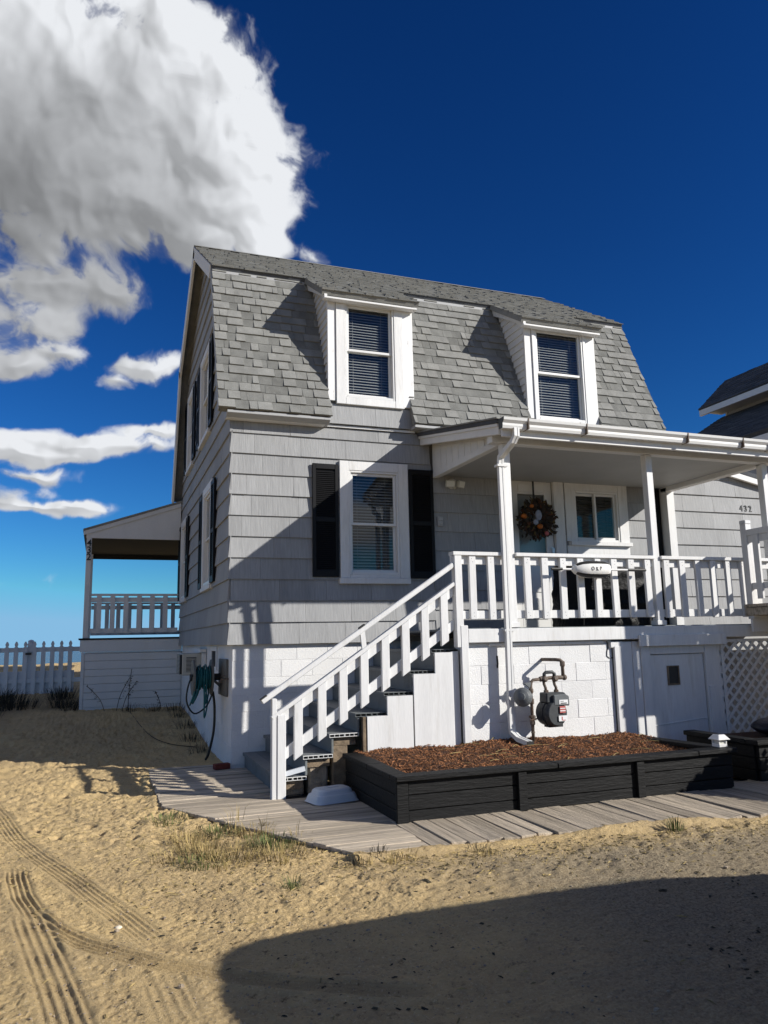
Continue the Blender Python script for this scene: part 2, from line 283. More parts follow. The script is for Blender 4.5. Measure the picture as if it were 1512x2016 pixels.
# ------------------------------------------------------------------ helpers
class MB:
    def __init__(s): s.v = []; s.f = []
    def add(s, vs, fs):
        o = len(s.v); s.v += [tuple(map(float, p)) for p in vs]; s.f += [tuple(i+o for i in f) for f in fs]; return s
    def box(s, x0, x1, y0, y1, z0, z1):
        return s.add([(x0,y0,z0),(x1,y0,z0),(x1,y1,z0),(x0,y1,z0),(x0,y0,z1),(x1,y0,z1),(x1,y1,z1),(x0,y1,z1)],
                     [(0,3,2,1),(4,5,6,7),(0,1,5,4),(1,2,6,5),(2,3,7,6),(3,0,4,7)])
    def prism(s, poly, f0, f1):
        """poly: 2d points; f0/f1 map a 2d point to the two 3d caps"""
        n = len(poly); vs = [f0(p) for p in poly]+[f1(p) for p in poly]
        return s.add(vs, [tuple(range(n-1, -1, -1)), tuple(range(n, 2*n))]+[(i, (i+1) % n, n+(i+1) % n, n+i) for i in range(n)])
    def beam(s, a, b, w, h, up=(0, 0, 1)):
        a, b = Vector(a), Vector(b); d = (b-a).normalized(); r = d.cross(Vector(up)).normalized(); u = r.cross(d)
        vs = []
        for p in (a, b):
            for sx, sy in ((-1,-1),(1,-1),(1,1),(-1,1)): vs.append(p+r*sx*w/2+u*sy*h/2)
        return s.add(vs, [(0,1,2,3),(7,6,5,4),(0,4,5,1),(1,5,6,2),(2,6,7,3),(3,7,4,0)])
    def tube(s, pts, r, n=8, cap=True):
        pts = [Vector(p) for p in pts]; rs = r if isinstance(r, (list, tuple)) else [r]*len(pts); vs = []; fs = []; ref = None
        for i, p in enumerate(pts):
            d = (pts[min(i+1, len(pts)-1)]-pts[max(i-1, 0)]).normalized()
            if ref is None: ref = d.orthogonal().normalized()
            ref = (ref-d*ref.dot(d)); ref = ref.normalized() if ref.length > 1e-6 else d.orthogonal().normalized()
            q = d.cross(ref)
            for k in range(n):
                t = 2*math.pi*k/n; vs.append(p+(ref*math.cos(t)+q*math.sin(t))*rs[i])
        for i in range(len(pts)-1):
            for k in range(n):
                a = i*n+k; b = i*n+(k+1) % n; fs.append((a, b, b+n, a+n))
        if cap: fs += [tuple(range(n-1, -1, -1)), tuple(range((len(pts)-1)*n, len(pts)*n))]
        return s.add(vs, fs)
    def lathe(s, prof, c, axis=(0, 0, 1), n=20):
        c = Vector(c); ax = Vector(axis).normalized(); e = ax.orthogonal().normalized(); q = ax.cross(e); vs = []; fs = []
        for (r, h) in prof:
            for k in range(n):
                t = 2*math.pi*k/n; vs.append(c+ax*h+(e*math.cos(t)+q*math.sin(t))*max(r, 1e-4))
        for i in range(len(prof)-1):
            for k in range(n):
                a = i*n+k; b = i*n+(k+1) % n; fs.append((a, b, b+n, a+n))
        fs += [tuple(range(n-1, -1, -1)), tuple(range((len(prof)-1)*n, len(prof)*n))]
        return s.add(vs, fs)
    def ball(s, c, r, n=10, sq=(1, 1, 1)):
        prof = [(math.sin(math.pi*i/n), -math.cos(math.pi*i/n)) for i in range(n+1)]; k = len(s.v)
        s.lathe(prof, (0, 0, 0), (0, 0, 1), n+2)
        s.v[k:] = [(c[0]+p[0]*r*sq[0], c[1]+p[1]*r*sq[1], c[2]+p[2]*r*sq[2]) for p in s.v[k:]]; return s
    def build(s, name, material, parent=None, smooth=False, bevel=0., recalc=True, xf=None):
        me = bpy.data.meshes.new(name); v = s.v if xf is None else [tuple(xf(p)) for p in s.v]
        me.from_pydata(v, [], s.f); me.update()
        if recalc:
            bm = bmesh.new(); bm.from_mesh(me); bmesh.ops.recalc_face_normals(bm, faces=bm.faces); bm.to_mesh(me); bm.free()
        me.materials.append(MT[material] if isinstance(material, str) else material)
        if smooth: me.polygons.foreach_set('use_smooth', [True]*len(me.polygons))
        return link(bpy.data.objects.new(name, me), parent, bevel)
def link(o, parent=None, bevel=0.):
    C.objects.link(o)
    if parent is not None:
        o.parent = parent
        if parent.type == 'EMPTY': o.matrix_parent_inverse = Matrix.Translation(-Vector(parent.location))
    if bevel:
        b = o.modifiers.new('bevel', 'BEVEL'); b.width = bevel; b.segments = 1; b.limit_method = 'ANGLE'; b.angle_limit = rad(40)
    return o
def tag(o, label, cat=None, group=None, kind=None):
    o['label'] = label
    if cat: o['category'] = cat
    if group: o['group'] = group
    if kind: o['kind'] = kind
    return o
def thing(name, loc, label, cat, group=None):
    e = bpy.data.objects.new(name, None); e.empty_display_size = .2; C.objects.link(e); e.location = loc
    return tag(e, label, cat, group)
def box(name, material, parent, x0, x1, y0, y1, z0, z1, bevel=.004):
    return MB().box(x0, x1, y0, y1, z0, z1).build(name, material, parent, bevel=bevel, recalc=False)
def clip(poly, hps):
    """clip a convex 2d polygon by half planes (a,b,c): a*x+b*y<=c"""
    for a, b, c in hps:
        out = []
        for i in range(len(poly)):
            p, q = poly[i], poly[(i+1) % len(poly)]; dp = a*p[0]+b*p[1]-c; dq = a*q[0]+b*q[1]-c
            if dp <= 1e-9: out.append(p)
            if (dp < -1e-9 and dq > 1e-9) or (dp > 1e-9 and dq < -1e-9):
                t = dp/(dp-dq); out.append((p[0]+(q[0]-p[0])*t, p[1]+(q[1]-p[1])*t))
        poly = out
        if len(poly) < 3: return []
    return poly
def rect_minus(r, holes):
    rs = [r]
    for (a0, a1, b0, b1) in holes:
        nx = []
        for (x0, x1, y0, y1) in rs:
            if a1 <= x0 or a0 >= x1 or b1 <= y0 or b0 >= y1: nx.append((x0, x1, y0, y1)); continue
            if a0 > x0: nx.append((x0, a0, y0, y1))
            if a1 < x1: nx.append((a1, x1, y0, y1))
            c0, c1 = max(a0, x0), min(a1, x1)
            if b0 > y0: nx.append((c0, c1, y0, b0))
            if b1 < y1: nx.append((c0, c1, b1, y1))
        rs = nx
    return [q for q in rs if q[1]-q[0] > .012 and q[3]-q[2] > .012]
def text_mesh(txt, size, depth, offset=0.):
    cu = bpy.data.curves.new('t', 'FONT'); cu.body = txt; cu.size = size; cu.extrude = depth; cu.offset = offset; cu.align_x = 'CENTER'; cu.align_y = 'CENTER'; cu.resolution_u = 4
    o = bpy.data.objects.new('t', cu); C.objects.link(o); dg = bpy.context.evaluated_depsgraph_get()
    me = bpy.data.meshes.new_from_object(o.evaluated_get(dg)); bpy.data.objects.remove(o); return me
def text_obj(name, txt, size, depth, material, parent, M4, offset=0., sx=1.):
    me = text_mesh(txt, size, depth, offset); me.materials.clear(); me.materials.append(MT[material]); me.transform(Matrix.Diagonal((sx, 1, 1, 1))); me.transform(M4)
    me.name = name; return link(bpy.data.objects.new(name, me), parent)
FRONT = lambda p: (p[0], p[1], p[2])
# ------------------------------------------------------------------ ground, sea
def tracks_px():
    h = lambda pts, ox=0, oy=1560, s=2.: [on_ground(ox+x/s, oy+y/s)[:2] for x, y in pts]
    A = h([(-60, 20), (10, 110), (60, 185), (150, 260), (230, 315), (310, 370), (390, 430), (480, 490), (560, 550), (640, 610)])
    B = h([(62, 300), (66, 350), (85, 420), (135, 490), (210, 545), (330, 597), (480, 637), (620, 672), (760, 695), (900, 716), (1150, 745), (1500, 775), (1800, 770)])
    Cc = h([(95, 470), (125, 540), (165, 630), (205, 730), (245, 830), (290, 960), (330, 1100)])
    D = h([(610, 690), (650, 760), (690, 850), (740, 960)])
    Ee = h([(1700, 910), (2000, 850), (2250, 770), (2560, 690), (2900, 640)])
    return [(A, .031, 5, .0065), (B, .032, 4, .0105), (Cc, .043, 4, .008), (D, .046, 4, .004), (Ee, .04, 4, .005)]
def ground():
    xs = np.concatenate([-np.geomspace(3.3, 400, 46)[::-1], np.arange(-3.2, -2.4, .02), np.arange(-2.4, .35, .0072), np.arange(.36, 3.6, .02), np.arange(3.62, 9, .09), np.geomspace(9.1, 400, 34)])
    ys = np.concatenate([-np.geomspace(7.3, 300, 30)[::-1], np.arange(-7.2, -6.4, .012), np.arange(-6.39, -2., .0072), np.arange(-1.99, .8, .018), np.arange(.82, 4, .04), np.arange(4.05, 24, .12), np.geomspace(24.2, 120, 24)])
    X, Y = np.meshgrid(xs, ys)
    near = sstep(-14, -8, Y)*(1-sstep(10, 16, Y))*(1-sstep(5, 9, np.abs(X)))
    Z = .03*fbm(X, Y, .5, 3)*near
    # the yard rises behind, a dune crest, then the beach falls to the sea
    left = 1-sstep(-.2, 1.2, X)
    Z += (sstep(1.0, 6.2, Y)*.33+sstep(6.2, 10, Y)*.15+sstep(9.8, 15.5, Y)*.50)
    Z += np.where(Y > 12, .25*fbm(X, Y, .35, 4), 0)*sstep(12, 15, Y)
    Z -= sstep(17, 60, Y)*3.3
    # footprints and lumps in the loose sand
    trk = np.zeros(X.shape); Zt = np.zeros(X.shape)
    loose = sstep(-3.9, -2.6, Y+.5*vnoise(X*1.3, Y*1.3))*(1-sstep(-.6, .1, X))*near
    berm = np.exp(-((Y+4.75+.1*np.sin(X*1.3))/.35)**2)*sstep(-1.2, .2, X); Z += near*berm*(.02+.03*fbm(X, Y, 9, 3))
    for pts, gap, n, dep in tracks_px():
        pts = [np.array(p) for p in pts]; best = np.full(X.shape, 9.); sd = np.zeros(X.shape); al = np.zeros(X.shape); acc = 0
        for a, b in zip(pts[:-1], pts[1:]):
            d = b-a; Ln = np.hypot(*d); t = np.clip(((X-a[0])*d[0]+(Y-a[1])*d[1])/Ln**2, 0, 1)
            dx = X-a[0]-t*d[0]; dy = Y-a[1]-t*d[1]; dist = np.hypot(dx, dy); s_ = np.sign(d[0]*dy-d[1]*dx); mk = dist < best
            best = np.where(mk, dist, best); sd = np.where(mk, dist*s_, sd); al = np.where(mk, acc+t*Ln, al); acc += Ln
        hw = gap*n/2; inside = 1-sstep(hw*.95, hw*1.15, best)
        wob = vnoise(al*9, al*0+3)*.5+.9; ph = np.cos(2*np.pi*(sd/gap+(.5 if n % 2 == 0 else 0)))
        ends = sstep(0, .25, al)*(1-sstep(acc-.3, acc, al))
        trk = np.maximum(trk, ends*(1-sstep(hw*1.1, hw*1.6, best))); Zt = Zt*(1-.85*inside*ends)+ends*(inside*(-.25*dep+dep*(.95*np.maximum(ph, -.35)-.1)*wob*(1+.18*vnoise(al*70, sd*60)))+dep*.9*np.exp(-((best-hw*1.25)/.035)**2))
    lump = fbm(X, Y, 5.5, 4, .55); Z += (1-.75*trk)*loose*(.024*lump-.070*np.maximum(0, vnoise(X*6+3, Y*6)-.17)-.085*np.maximum(0, vnoise(X*12+9, Y*12)-.2)+.020*fbm(X, Y, 22, 2))
    rest = near*(1-loose); pk = 1-sstep(-5., -4.3, Y); Z += (1-.8*trk)*rest*((.012-.006*pk)*fbm(X, Y, 3.5, 4, .6)+.010*fbm(X, Y, 30, 3, .75)-.02*(1-pk)*np.maximum(0, vnoise(X*9+3, Y*9)-.28))
    Z += Zt
    # keep clear below boards, house and bed
    under = ((X > -.84+np.maximum(0, -1.84-Y)*.496) & (X < 9) & (Y > -4.12-.085*np.maximum(0, X-.8)) & (Y < 6.0))
    Z = np.where(under & (Y < .5), np.minimum(Z, -.035), Z)
    xe = -.9+np.maximum(0, -1.84-Y)*.496
    drift = np.exp(-((X-xe+.03)/.07)**2)*(Y < .6)*(Y > -4.2)*np.maximum(0, .012+.05*vnoise(Y*2.1+4, X*2))
    ye = -4.2-.085*np.maximum(0, X-.8); drift += np.exp(-((Y-ye+.03)/.07)**2)*(X > .2)*(X < 7)*np.maximum(0, .022+.07*vnoise(X*1.7, Y*2))
    Z = np.where(under & (Y < .5), Z, Z+drift*1.3)
    under2 = (X > .2) & (X < 8.5) & (Y > 0) & (Y < 6); Z = np.where(under2, -.1, Z)
    ny, nx = X.shape; co = np.stack([X, Y, Z], -1).reshape(-1, 3)
    i = np.arange((ny-1)*(nx-1)); r, c = i//(nx-1), i % (nx-1); a = r*nx+c; q = np.stack([a, a+1, a+nx+1, a+nx], -1)
    me = bpy.data.meshes.new('ground'); me.vertices.add(len(co)); me.vertices.foreach_set('co', co.ravel())
    me.loops.add(q.size); me.loops.foreach_set('vertex_index', q.ravel().astype(np.int32)); me.polygons.add(len(q)); me.polygons.foreach_set('loop_start', np.arange(0, q.size, 4, dtype=np.int32))
    me.polygons.foreach_set('use_smooth', np.ones(len(q), bool)); me.update(calc_edges=True); me.validate()
    gv = sstep(-.3, 1.6, X+.35*fbm(X, Y, 1.2, 3)*2)*(1-sstep(-4.9, -4.3, Y+.3*fbm(X, Y, 1.7, 3)))*sstep(-30, -9, Y)*.9
    at = me.attributes.new('gravel', 'FLOAT', 'POINT'); at.data.foreach_set('value', gv.ravel().astype(np.float32))
    me.materials.append(MT['sand']); o = link(bpy.data.objects.new('ground', me)); tag(o, 'loose tan beach sand with tyre tracks and a dune behind', kind='structure')
    return xs, ys, Z
GX, GY, GZ = ground()
def gz(x, y):
    i = min(max(np.searchsorted(GX, x), 1), len(GX)-1); j = min(max(np.searchsorted(GY, y), 1), len(GY)-1); return float(GZ[j, i])
se = MB().add([(-9000, 26, -1.55), (9000, 26, -1.55), (9000, 16000, -1.55), (-9000, 16000, -1.55)], [(0, 1, 2, 3)]).build('sea', 'sea', recalc=False)
tag(se, 'flat blue sea behind the picket fence', kind='structure')

# ------------------------------------------------------------------ house
house = thing('house', (3.3, 3.1, 0), 'grey gambrel beach cottage with two dormers and white block foundation', 'house')
XR = 6.55
HOLE_G = (1.535, 2.235, 2.34, 3.73); HOLE_D = (3.93, 4.70, 1.62, 3.76); HOLE_S = (5.02, 5.79, 2.86, 3.62)
HOLE_D1 = (1.49, 2.20, 4.72, 6.07); HOLE_D2 = (4.455, 5.295, 4.66, 6.085)
LW = [(2.10, 3.05, 4.76, 6.06), (4.35, 5.10, 4.76, 6.06), (1.62, 2.42, 2.36, 3.74), (5.05, 5.85, 2.36, 3.74)]     # y0,y1,z0,z1 on the gable wall
xfF = lambda p: (p[0], -p[1], p[2])           # (along, outwards, up) on the street wall
xfL = lambda p: (-p[1], p[0], p[2])           # on the gable wall
E0, E1 = (-.25, 4.4), (.78, 6.80); RG = (3.1, 8.27)
LS = (E1[0]-E0[0])/(E1[1]-E0[1]); US = (RG[1]-E1[1])/(RG[0]-E1[0])
gable_hp = [(-1, LS, -E0[0]+LS*E0[1]-.06), (-US, 1, RG[1]-US*RG[0]-.08), (US, 1, RG[1]+US*RG[0]-.08), (1, LS, 6.2-E0[0]+LS*E0[1]-.06)]

def wall_core(name, rect, holes, xf, thick=.1, hps=None, material='room'):
    b = MB()
    for (u0, u1, w0, w1) in rect_minus(rect, holes):
        poly = [(u0, w0), (u1, w0), (u1, w1), (u0, w1)]
        if hps: poly = clip(poly, hps)
        if len(poly) >= 3: b.prism(poly, lambda p: (p[0], 0, p[1]), lambda p: (p[0], -thick, p[1]))
    return b.build(name, material, house, xf=xf)
def siding(wall, u0, u1, z0, rows, width, holes, xf, hps=None, ex=.267, ztop=99, seed=1, lead=0.):
    r = random.Random(seed)
    for k in range(rows):
        w0 = z0+ex*k; w1 = min(w0+ex, ztop)
        if w1-w0 < .03: break
        u = u0-(width*r.choice((.0, .5, .35, .7)))+r.uniform(-.05, .05)
        while u < u1:
            a, b_ = max(u, u0)+.0013, min(u+width, u1)-.0013; u += width
            if b_-a < .03: continue
            polys = []
            for (x0, x1, y0, y1) in rect_minus((a, b_, w0-.004, w1+(.012 if w1 < ztop else 0)), holes):
                poly = [(x0, y0), (x1, y0), (x1, y1), (x0, y1)]
                if hps: poly = clip(poly, hps)
                if len(poly) >= 3: polys.append(poly)
            if not polys: continue
            dn = r.uniform(-.003, .004); tl = r.uniform(-.004, .004)
            mb = MB()
            for poly in polys:
                mb.prism(poly, lambda p: (p[0], 0.001, p[1]), lambda p: (p[0], .010+(.024+dn)*max(0, (w0+ex-p[1])/ex), p[1]+tl*(p[0]-a)*(1 if p[1] < w0+.02 else 0)))
            mb.build('siding_shingle', 'siding', wall, xf=xf)
pad = lambda h, d: (h[0]-d, h[1]+d, h[2]-d, h[3]+d)
wf = wall_core('wall', (0, XR, 1.5, 4.42), [HOLE_G, HOLE_D, HOLE_S], xfF)
siding(wf, -.034, 2.74, 1.48, 11, .61, [pad(HOLE_G, .06)], xfF, ztop=4.30, seed=4)
siding(wf, 2.74, 6.46, 1.62, 10, .61, [pad(HOLE_D, .06), pad(HOLE_S, .06)], xfF, ztop=3.75, seed=9)
wg = wall_core('wall', (0, 6.2, 1.5, 8.3), LW, xfL, hps=gable_hp)
siding(wg, -.034, 6.2, 1.48, 26, 1.22, [pad(h, .06) for h in LW], xfL, hps=gable_hp, seed=12)
wr = MB().prism(clip([(0, 1.5), (6.2, 1.5), (6.2, 8.4), (0, 8.4)], gable_hp), lambda p: (XR-.1, p[0], p[1]), lambda p: (XR, p[0], p[1])).build('wall', 'siding', house)
box('wall', 'siding', house, 0, XR, 6.1, 6.2, 1.5, 4.7, 0)
box('floor', 'room', house, .1, XR-.1, .1, 6.1, 1.5, 1.55, 0); box('floor', 'room', house, .1, XR-.1, .12, 6.1, 4.30, 4.36, 0)
box('interior_partition', 'room', house, .1, XR-.1, 2.6, 2.66, 1.56, 7.4, 0)
# black strip in place of the shadowed corner gap, and white pilaster at the right end of the street wall
box('shadow_gap_strip', 'black', house, 6.47, 6.585, -.03, 0, 1.62, 3.75)
box('pilaster', 'whitewood', house, 6.60, 6.74, -.17, -.002, 1.60, 3.72)

# wing beside the porch
def wing():
    b = MB().box(XR+.003, 8.66, 0, .1, 1.0, 3.9).box(8.56, 8.66, .1, 4, 1.0, 3.9)
    poly = [(XR+.003, 3.9), (8.66, 3.9), (8.66, 3.93), (XR+.003, 4.36)]
    b.prism(poly, lambda p: (p[0], 0, p[1]), lambda p: (p[0], .1, p[1]))
    w = b.build('wall', 'room', house)
    siding(w, 6.74, 8.70, 1.0, 13, .61, [], xfF, hps=[(.204, 1, 4.36+.204*6.55-.02)], ex=.267, seed=23)
    rf = MB().prism([(XR+.003, 4.37), (8.85, 3.90), (8.85, 3.97), (XR+.003, 4.44)], lambda p: (p[0], -.12, p[1]), lambda p: (p[0], 4.1, p[1])).build('roof', 'darkshingle', house)
    MB().prism([(XR+.01, 4.27), (8.82, 3.808), (8.82, 3.898), (XR+.01, 4.36)], lambda p: (p[0], -.115, p[1]), lambda p: (p[0], -.06, p[1])).build('rake_board', 'white', rf)
wing()

# ---- windows
def window(hole, xf, trim, sill=None, meet=None, slats=True, slider=False, material='whitewood', head=0.):
    u0, u1, w0, w1 = hole; tl, tr, tt, tb = trim
    b = MB()
    b.box(u0-tl, u0, .001, .055, w0-tb, w1+tt).box(u1, u1+tr, .001, .055, w0-tb, w1+tt).box(u0+.001, u1-.001, .001, .053, w1, w1+tt)
    if tb: b.box(u0+.001, u1-.001, .001, .053, w0-tb, w0)
    win = b.build('window', material, house, xf=xf, bevel=.004)
    if sill: MB().box(u0-sill[0], u1+sill[1], .002, sill[3], w0-tb-sill[2], w0-tb-.002).build('sill', 'whitewood', win, xf=xf, bevel=.004)
    f = .028
    b = MB()
    for q in ((u0, u0+f, w0, w1), (u1-f, u1, w0, w1), (u0+f, u1-f, w0, w0+f+.01), (u0+f, u1-f, w1-f, w1)): b.box(q[0]+.001, q[1]-.001, -.085, .045, q[2]+.001, q[3]-.001)
    b.build('frame', 'vinyl', win, xf=xf, bevel=.003)
    a0, a1, c0, c1 = u0+f, u1-f, w0+f+.01, w1-f; t = .035
    def sash(x0, x1, z0, z1, n0, n1):
        s_ = MB().box(x0, x0+t, n0, n1, z0, z1).box(x1-t, x1, n0, n1, z0, z1).box(x0+t, x1-t, n0, n1, z0, z0+t).box(x0+t, x1-t, n0, n1, z1-t, z1).build('sash', 'vinyl', win, xf=xf, bevel=.003)
        nm = (n0+n1)/2; MB().box(x0+t-.004, x1-t+.004, nm-.002, nm+.002, z0+t-.004, z1-t+.004).build('pane', 'glass', win, xf=xf)
    if slider:
        um = (a0+a1)/2; sash(a0, um+.02, c0, c1, -.05, -.022); sash(um-.02, a1, c0, c1, -.015, .012)
    else:
        mz = meet or (c0+c1)/2; sash(a0, a1, mz-.018, c1, -.015, .015); sash(a0, a1, c0, mz+.018, -.05, -.02)
    if slats:
        b = MB(); z = c0+.01; r = random.Random(int(u0*100))
        while z < c1:
            dz = .0105; b.add([(a0, -.105, z+dz), (a1, -.105, z+dz), (a1, -.081, z-dz), (a0, -.081, z-dz), (a0, -.105, z+dz+.0015), (a1, -.105, z+dz+.0015), (a1, -.081, z-dz+.0015), (a0, -.081, z-dz+.0015)], [(0,1,2,3),(7,6,5,4),(0,4,5,1),(1,5,6,2),(2,6,7,3),(3,7,4,0)]); z += .040+r.uniform(-.002, .002)
        for uu in (a0+.12, a1-.12): b.box(uu-.002, uu+.002, -.080, -.078, c0, c1)
        b.build('blind', slats if isinstance(slats, str) else 'blind', win, xf=xf)
    return win
window(HOLE_G, xfF, (.13, .14, .125, .04), sill=(.145, .14, .075, .075), meet=3.018)
window(HOLE_D1, lambda p: xfF((p[0], p[1]+.06, p[2])), (.13, .13, .04, .10), meet=5.40)
window(HOLE_D2, lambda p: xfF((p[0], p[1]+.06, p[2])), (.05, .05, .03, .06), meet=5.39)
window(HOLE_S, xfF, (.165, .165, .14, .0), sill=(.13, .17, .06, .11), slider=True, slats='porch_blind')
box('sill_apron', 'whitewood', house, 4.86, 5.95, -.05, -.001, 2.66, 2.80)
for i, h in enumerate(LW):
    window(h, xfL, (.11, .11, .12, .03), sill=(.13, .13, .06, .07))
# ---- shutters
def shutter(u0, u1, w0, w1, xf):
    s = MB(); f = .045; n0, n1 = .036, .066
    mid = w0+(w1-w0)*.5
    s.box(u0, u0+f, n0, n1, w0, w1).box(u1-f, u1, n0, n1, w0, w1)
    for a, b_ in ((w0, w0+.09), (mid-.03, mid+.03), (w1-.07, w1)): s.box(u0+f, u1-f, n0, n1-.002, a, b_)
    sh = s.build('shutter', 'black', house, xf=xf, bevel=.003)
    l = MB()
    for a, b_ in ((w0+.09, mid-.03), (mid+.03, w1-.07)):
        z = a+.012
        while z < b_-.01:
            l.add([(u0+f, n0+.004, z+.012), (u1-f, n0+.004, z+.012), (u1-f, n1-.006, z-.010), (u0+f, n1-.006, z-.010), (u0+f, n0+.004, z+.017), (u1-f, n0+.004, z+.017), (u1-f, n1-.006, z-.005), (u0+f, n1-.006, z-.005)],
                  [(0,1,2,3),(7,6,5,4),(0,4,5,1),(1,5,6,2),(2,6,7,3),(3,7,4,0)]); z += .026
    l.box(u0+f, u1-f, n0-.004, n0+.002, w0+.09, w1-.07)
    l.build('louvres', 'black', sh, xf=xf)
shutter(1.035, 1.385, 2.31, 3.795, xfF); shutter(2.39, 2.745, 2.30, 3.79, xfF)
for (a, b_, c, d) in LW:
    shutter(a-.11-.36, a-.125, c-.02, d+.06, xfL); shutter(b_+.125, b_+.11+.36, c-.02, d+.06, xfL)
# ---- front door
def front_door():
    x0, x1, z0, z1 = HOLE_D; xf = xfF
    d = MB().box(x0+.04, x0+.16, -.04, .0, z0, z1-.03).box(x1-.16, x1-.04, -.04, .0, z0, z1-.03).box(x0+.16, x1-.16, -.04, 0, z1-.22, z1-.03).box(x0+.16, x1-.16, -.04, 0, z0, 2.62).build('door', 'vinyl', house, xf=xf, bevel=.004)
    MB().box(x0+.155, x1-.155, -.025, -.02, 2.615, z1-.215).build('pane', 'glass', d, xf=xf)
    for a, b_ in ((z0+.12, z0+.42), (z0+.5, z0+.9)): MB().box(x0+.2, x1-.2, .0005, .012, a, b_).build('panel', 'vinyl', d, xf=xf, bevel=.008)
    MB().box(x0+.17, x1-.17, -.0, .012, z1-.19, z1-.06).build('panel', 'vinyl', d, xf=xf, bevel=.006)
    MB().box(x1-.10, x1-.06, .0005, .012, 2.62, 2.78).box(x1-.095, x1-.065, .012, .05, 2.66, 2.68).box(x1-.095, x1-.065, .04, .05, 2.68, 2.76).build('handle', 'steel', d, xf=xf, bevel=.003)
    fr = MB().box(x0-.12, x0+.038, .001, .06, z0, z1+.09).box(x1-.038, x1+.13, .001, .06, z0, z1+.09).box(x0+.04, x1-.04, .001, .058, z1-.028, z1+.09).build('door_frame', 'whitewood', house, xf=xf, bevel=.004)
    # inner leaf behind the storm door glass
    MB().box(x0+.04, x1-.04, -.16, -.12, z0, z1).build('inner_door', 'trimgrey', house, xf=xf)
front_door()

# ---- roof
def slope(name, a, b, x0, x1, th, material, parent=None, lo=0.):
    """slab between profile points a (low) and b (high) in (y,z)"""
    d = Vector((b[0]-a[0], b[1]-a[1])).normalized(); n = Vector((-d.y, d.x)) if a[0] < b[0] else Vector((d.y, -d.x))
    if n.y < 0: n = -n
    q = [a, b, (b[0]-n.x*th, b[1]-n.y*th), (a[0]-n.x*th, a[1]-n.y*th)]
    return MB().prism(q, lambda p: (x0, p[0], p[1]), lambda p: (x1, p[0], p[1])).build(name, material, parent or house)
X0, X1 = -.2, 6.70
mir = lambda p: (6.2-p[0], p[1])
roof = slope('roof', (E1[0]-.10, E1[1]-US*.10), RG, X0, X1, .10, 'darkshingle')
slope('roof', mir(E1), RG, X0, X1, .10, 'shingle'); slope('roof', mir(E0), mir(E1), X0, X1, .10, 'shingle')
DORM = [(1.245, 2.485), (4.285, 5.52)]
segs = [(X0, DORM[0][0]), (DORM[0][1]-.06, DORM[1][0]), (DORM[1][1], X1)]
lows = [slope('roof', E0, E1, a, b_, .10, 'shingle') for a, b_ in segs]
for a, b_ in DORM: slope('roof', (-.25, E1[1]-US*(E1[0]+.25)), (E1[0]-.1, E1[1]-US*.1), a-.11, b_+.05, .075, 'shingle')
TABS = []
def tab_rows(a, b, x0, x1, ex, seed, first=True):
    r = random.Random(seed); d = Vector((0, b[0]-a[0], b[1]-a[1])); Ln = d.length; d.normalize(); n = Vector((0, -d.z, d.y))
    if n.z < 0: n = -n
    o = Vector((0, a[0], a[1])); s = -.015; k = 0; out = []
    while s < Ln-.03:
        top = min(s+ex+.02, Ln); x = x0-r.uniform(0, .2)
        thick = r.random() < .5
        while x < x1:
            w = r.choice((.075, .11, .14, .165, .19, .21))*r.uniform(.9, 1.1); thick = (r.random() < .5) if thick else (r.random() < .72)
            xa, xb = max(x, x0-.012)+.0015, min(x+w, x1+.012)-.0015; x += w
            if xb-xa < .02: continue
            t = .025 if thick else .0095; sk = r.uniform(-.008, .008)
            drop = r.uniform(-.004, .004)-(0. if thick else 0.)
            P = lambda u, ss, h: o+Vector((u, 0, 0))+d*ss+n*h
            vs = [P(xa+sk, s+drop, -.001), P(xb-sk, s+drop, -.001), P(xb, top, -.001), P(xa, top, -.001), P(xa+sk, s+drop, t), P(xb-sk, s+drop, t), P(xb, top, .0022), P(xa, top, .0022)]
            out.append((vs, ((xa+xb)/2, o.y+d.y*s, o.z+d.z*s), (xb-xa), thick))
        s += ex; k += 1
    return out
BF = [(0,3,2,1),(4,5,6,7),(0,1,5,4),(1,2,6,5),(2,3,7,6),(3,0,4,7)]
tabs = []
for i, (a, b_) in enumerate(segs):
    for t in tab_rows(E0, E1, a, b_, .145, 40+i): tabs.append((t, lows[i]))
def seen(t):
    p = np.array(t[0][1])-CAM; z = p@AX[2]; x = 756+FPX*(p@AX[0])/z
    return -t[0][2]/z
tabs.sort(key=seen)
rest = {}
for i, (t, par) in enumerate(tabs):
    mm = 'shingle' if t[3] else 'shingledark'
    if i < 298: MB().add(t[0], BF).build('roof_shingle', mm, par, recalc=False)
    else: rest.setdefault(par.name+mm, (par, MB(), mm))[1].add(t[0], BF)
for par, mb, mm in rest.values(): tag(mb.build('roof_shingles', mm, par, recalc=False), 'smaller grey asphalt shingles', kind='stuff')
mb, mb2 = MB(), MB()
for t in tab_rows((E1[0]-.10, E1[1]-US*.10), RG, X0, X1, .145, 77): (mb if t[3] else mb2).add(t[0], BF)
for i, (a, b_) in enumerate(DORM):
    for t in tab_rows((-.25, E1[1]-US*(E1[0]+.25)), (E1[0]-.10, E1[1]-US*.1), a-.11, b_+.05, .145, 90+i): (mb if t[3] else mb2).add(t[0], BF)
tag(mb2.build('roof_shingles', 'shingledark', roof, recalc=False), 'darker shingles of the flatter upper slope', kind='stuff')
tag(mb.build('roof_shingles', 'shingle', roof, recalc=False), 'weathered grey shingles of the flatter upper slope', kind='stuff')
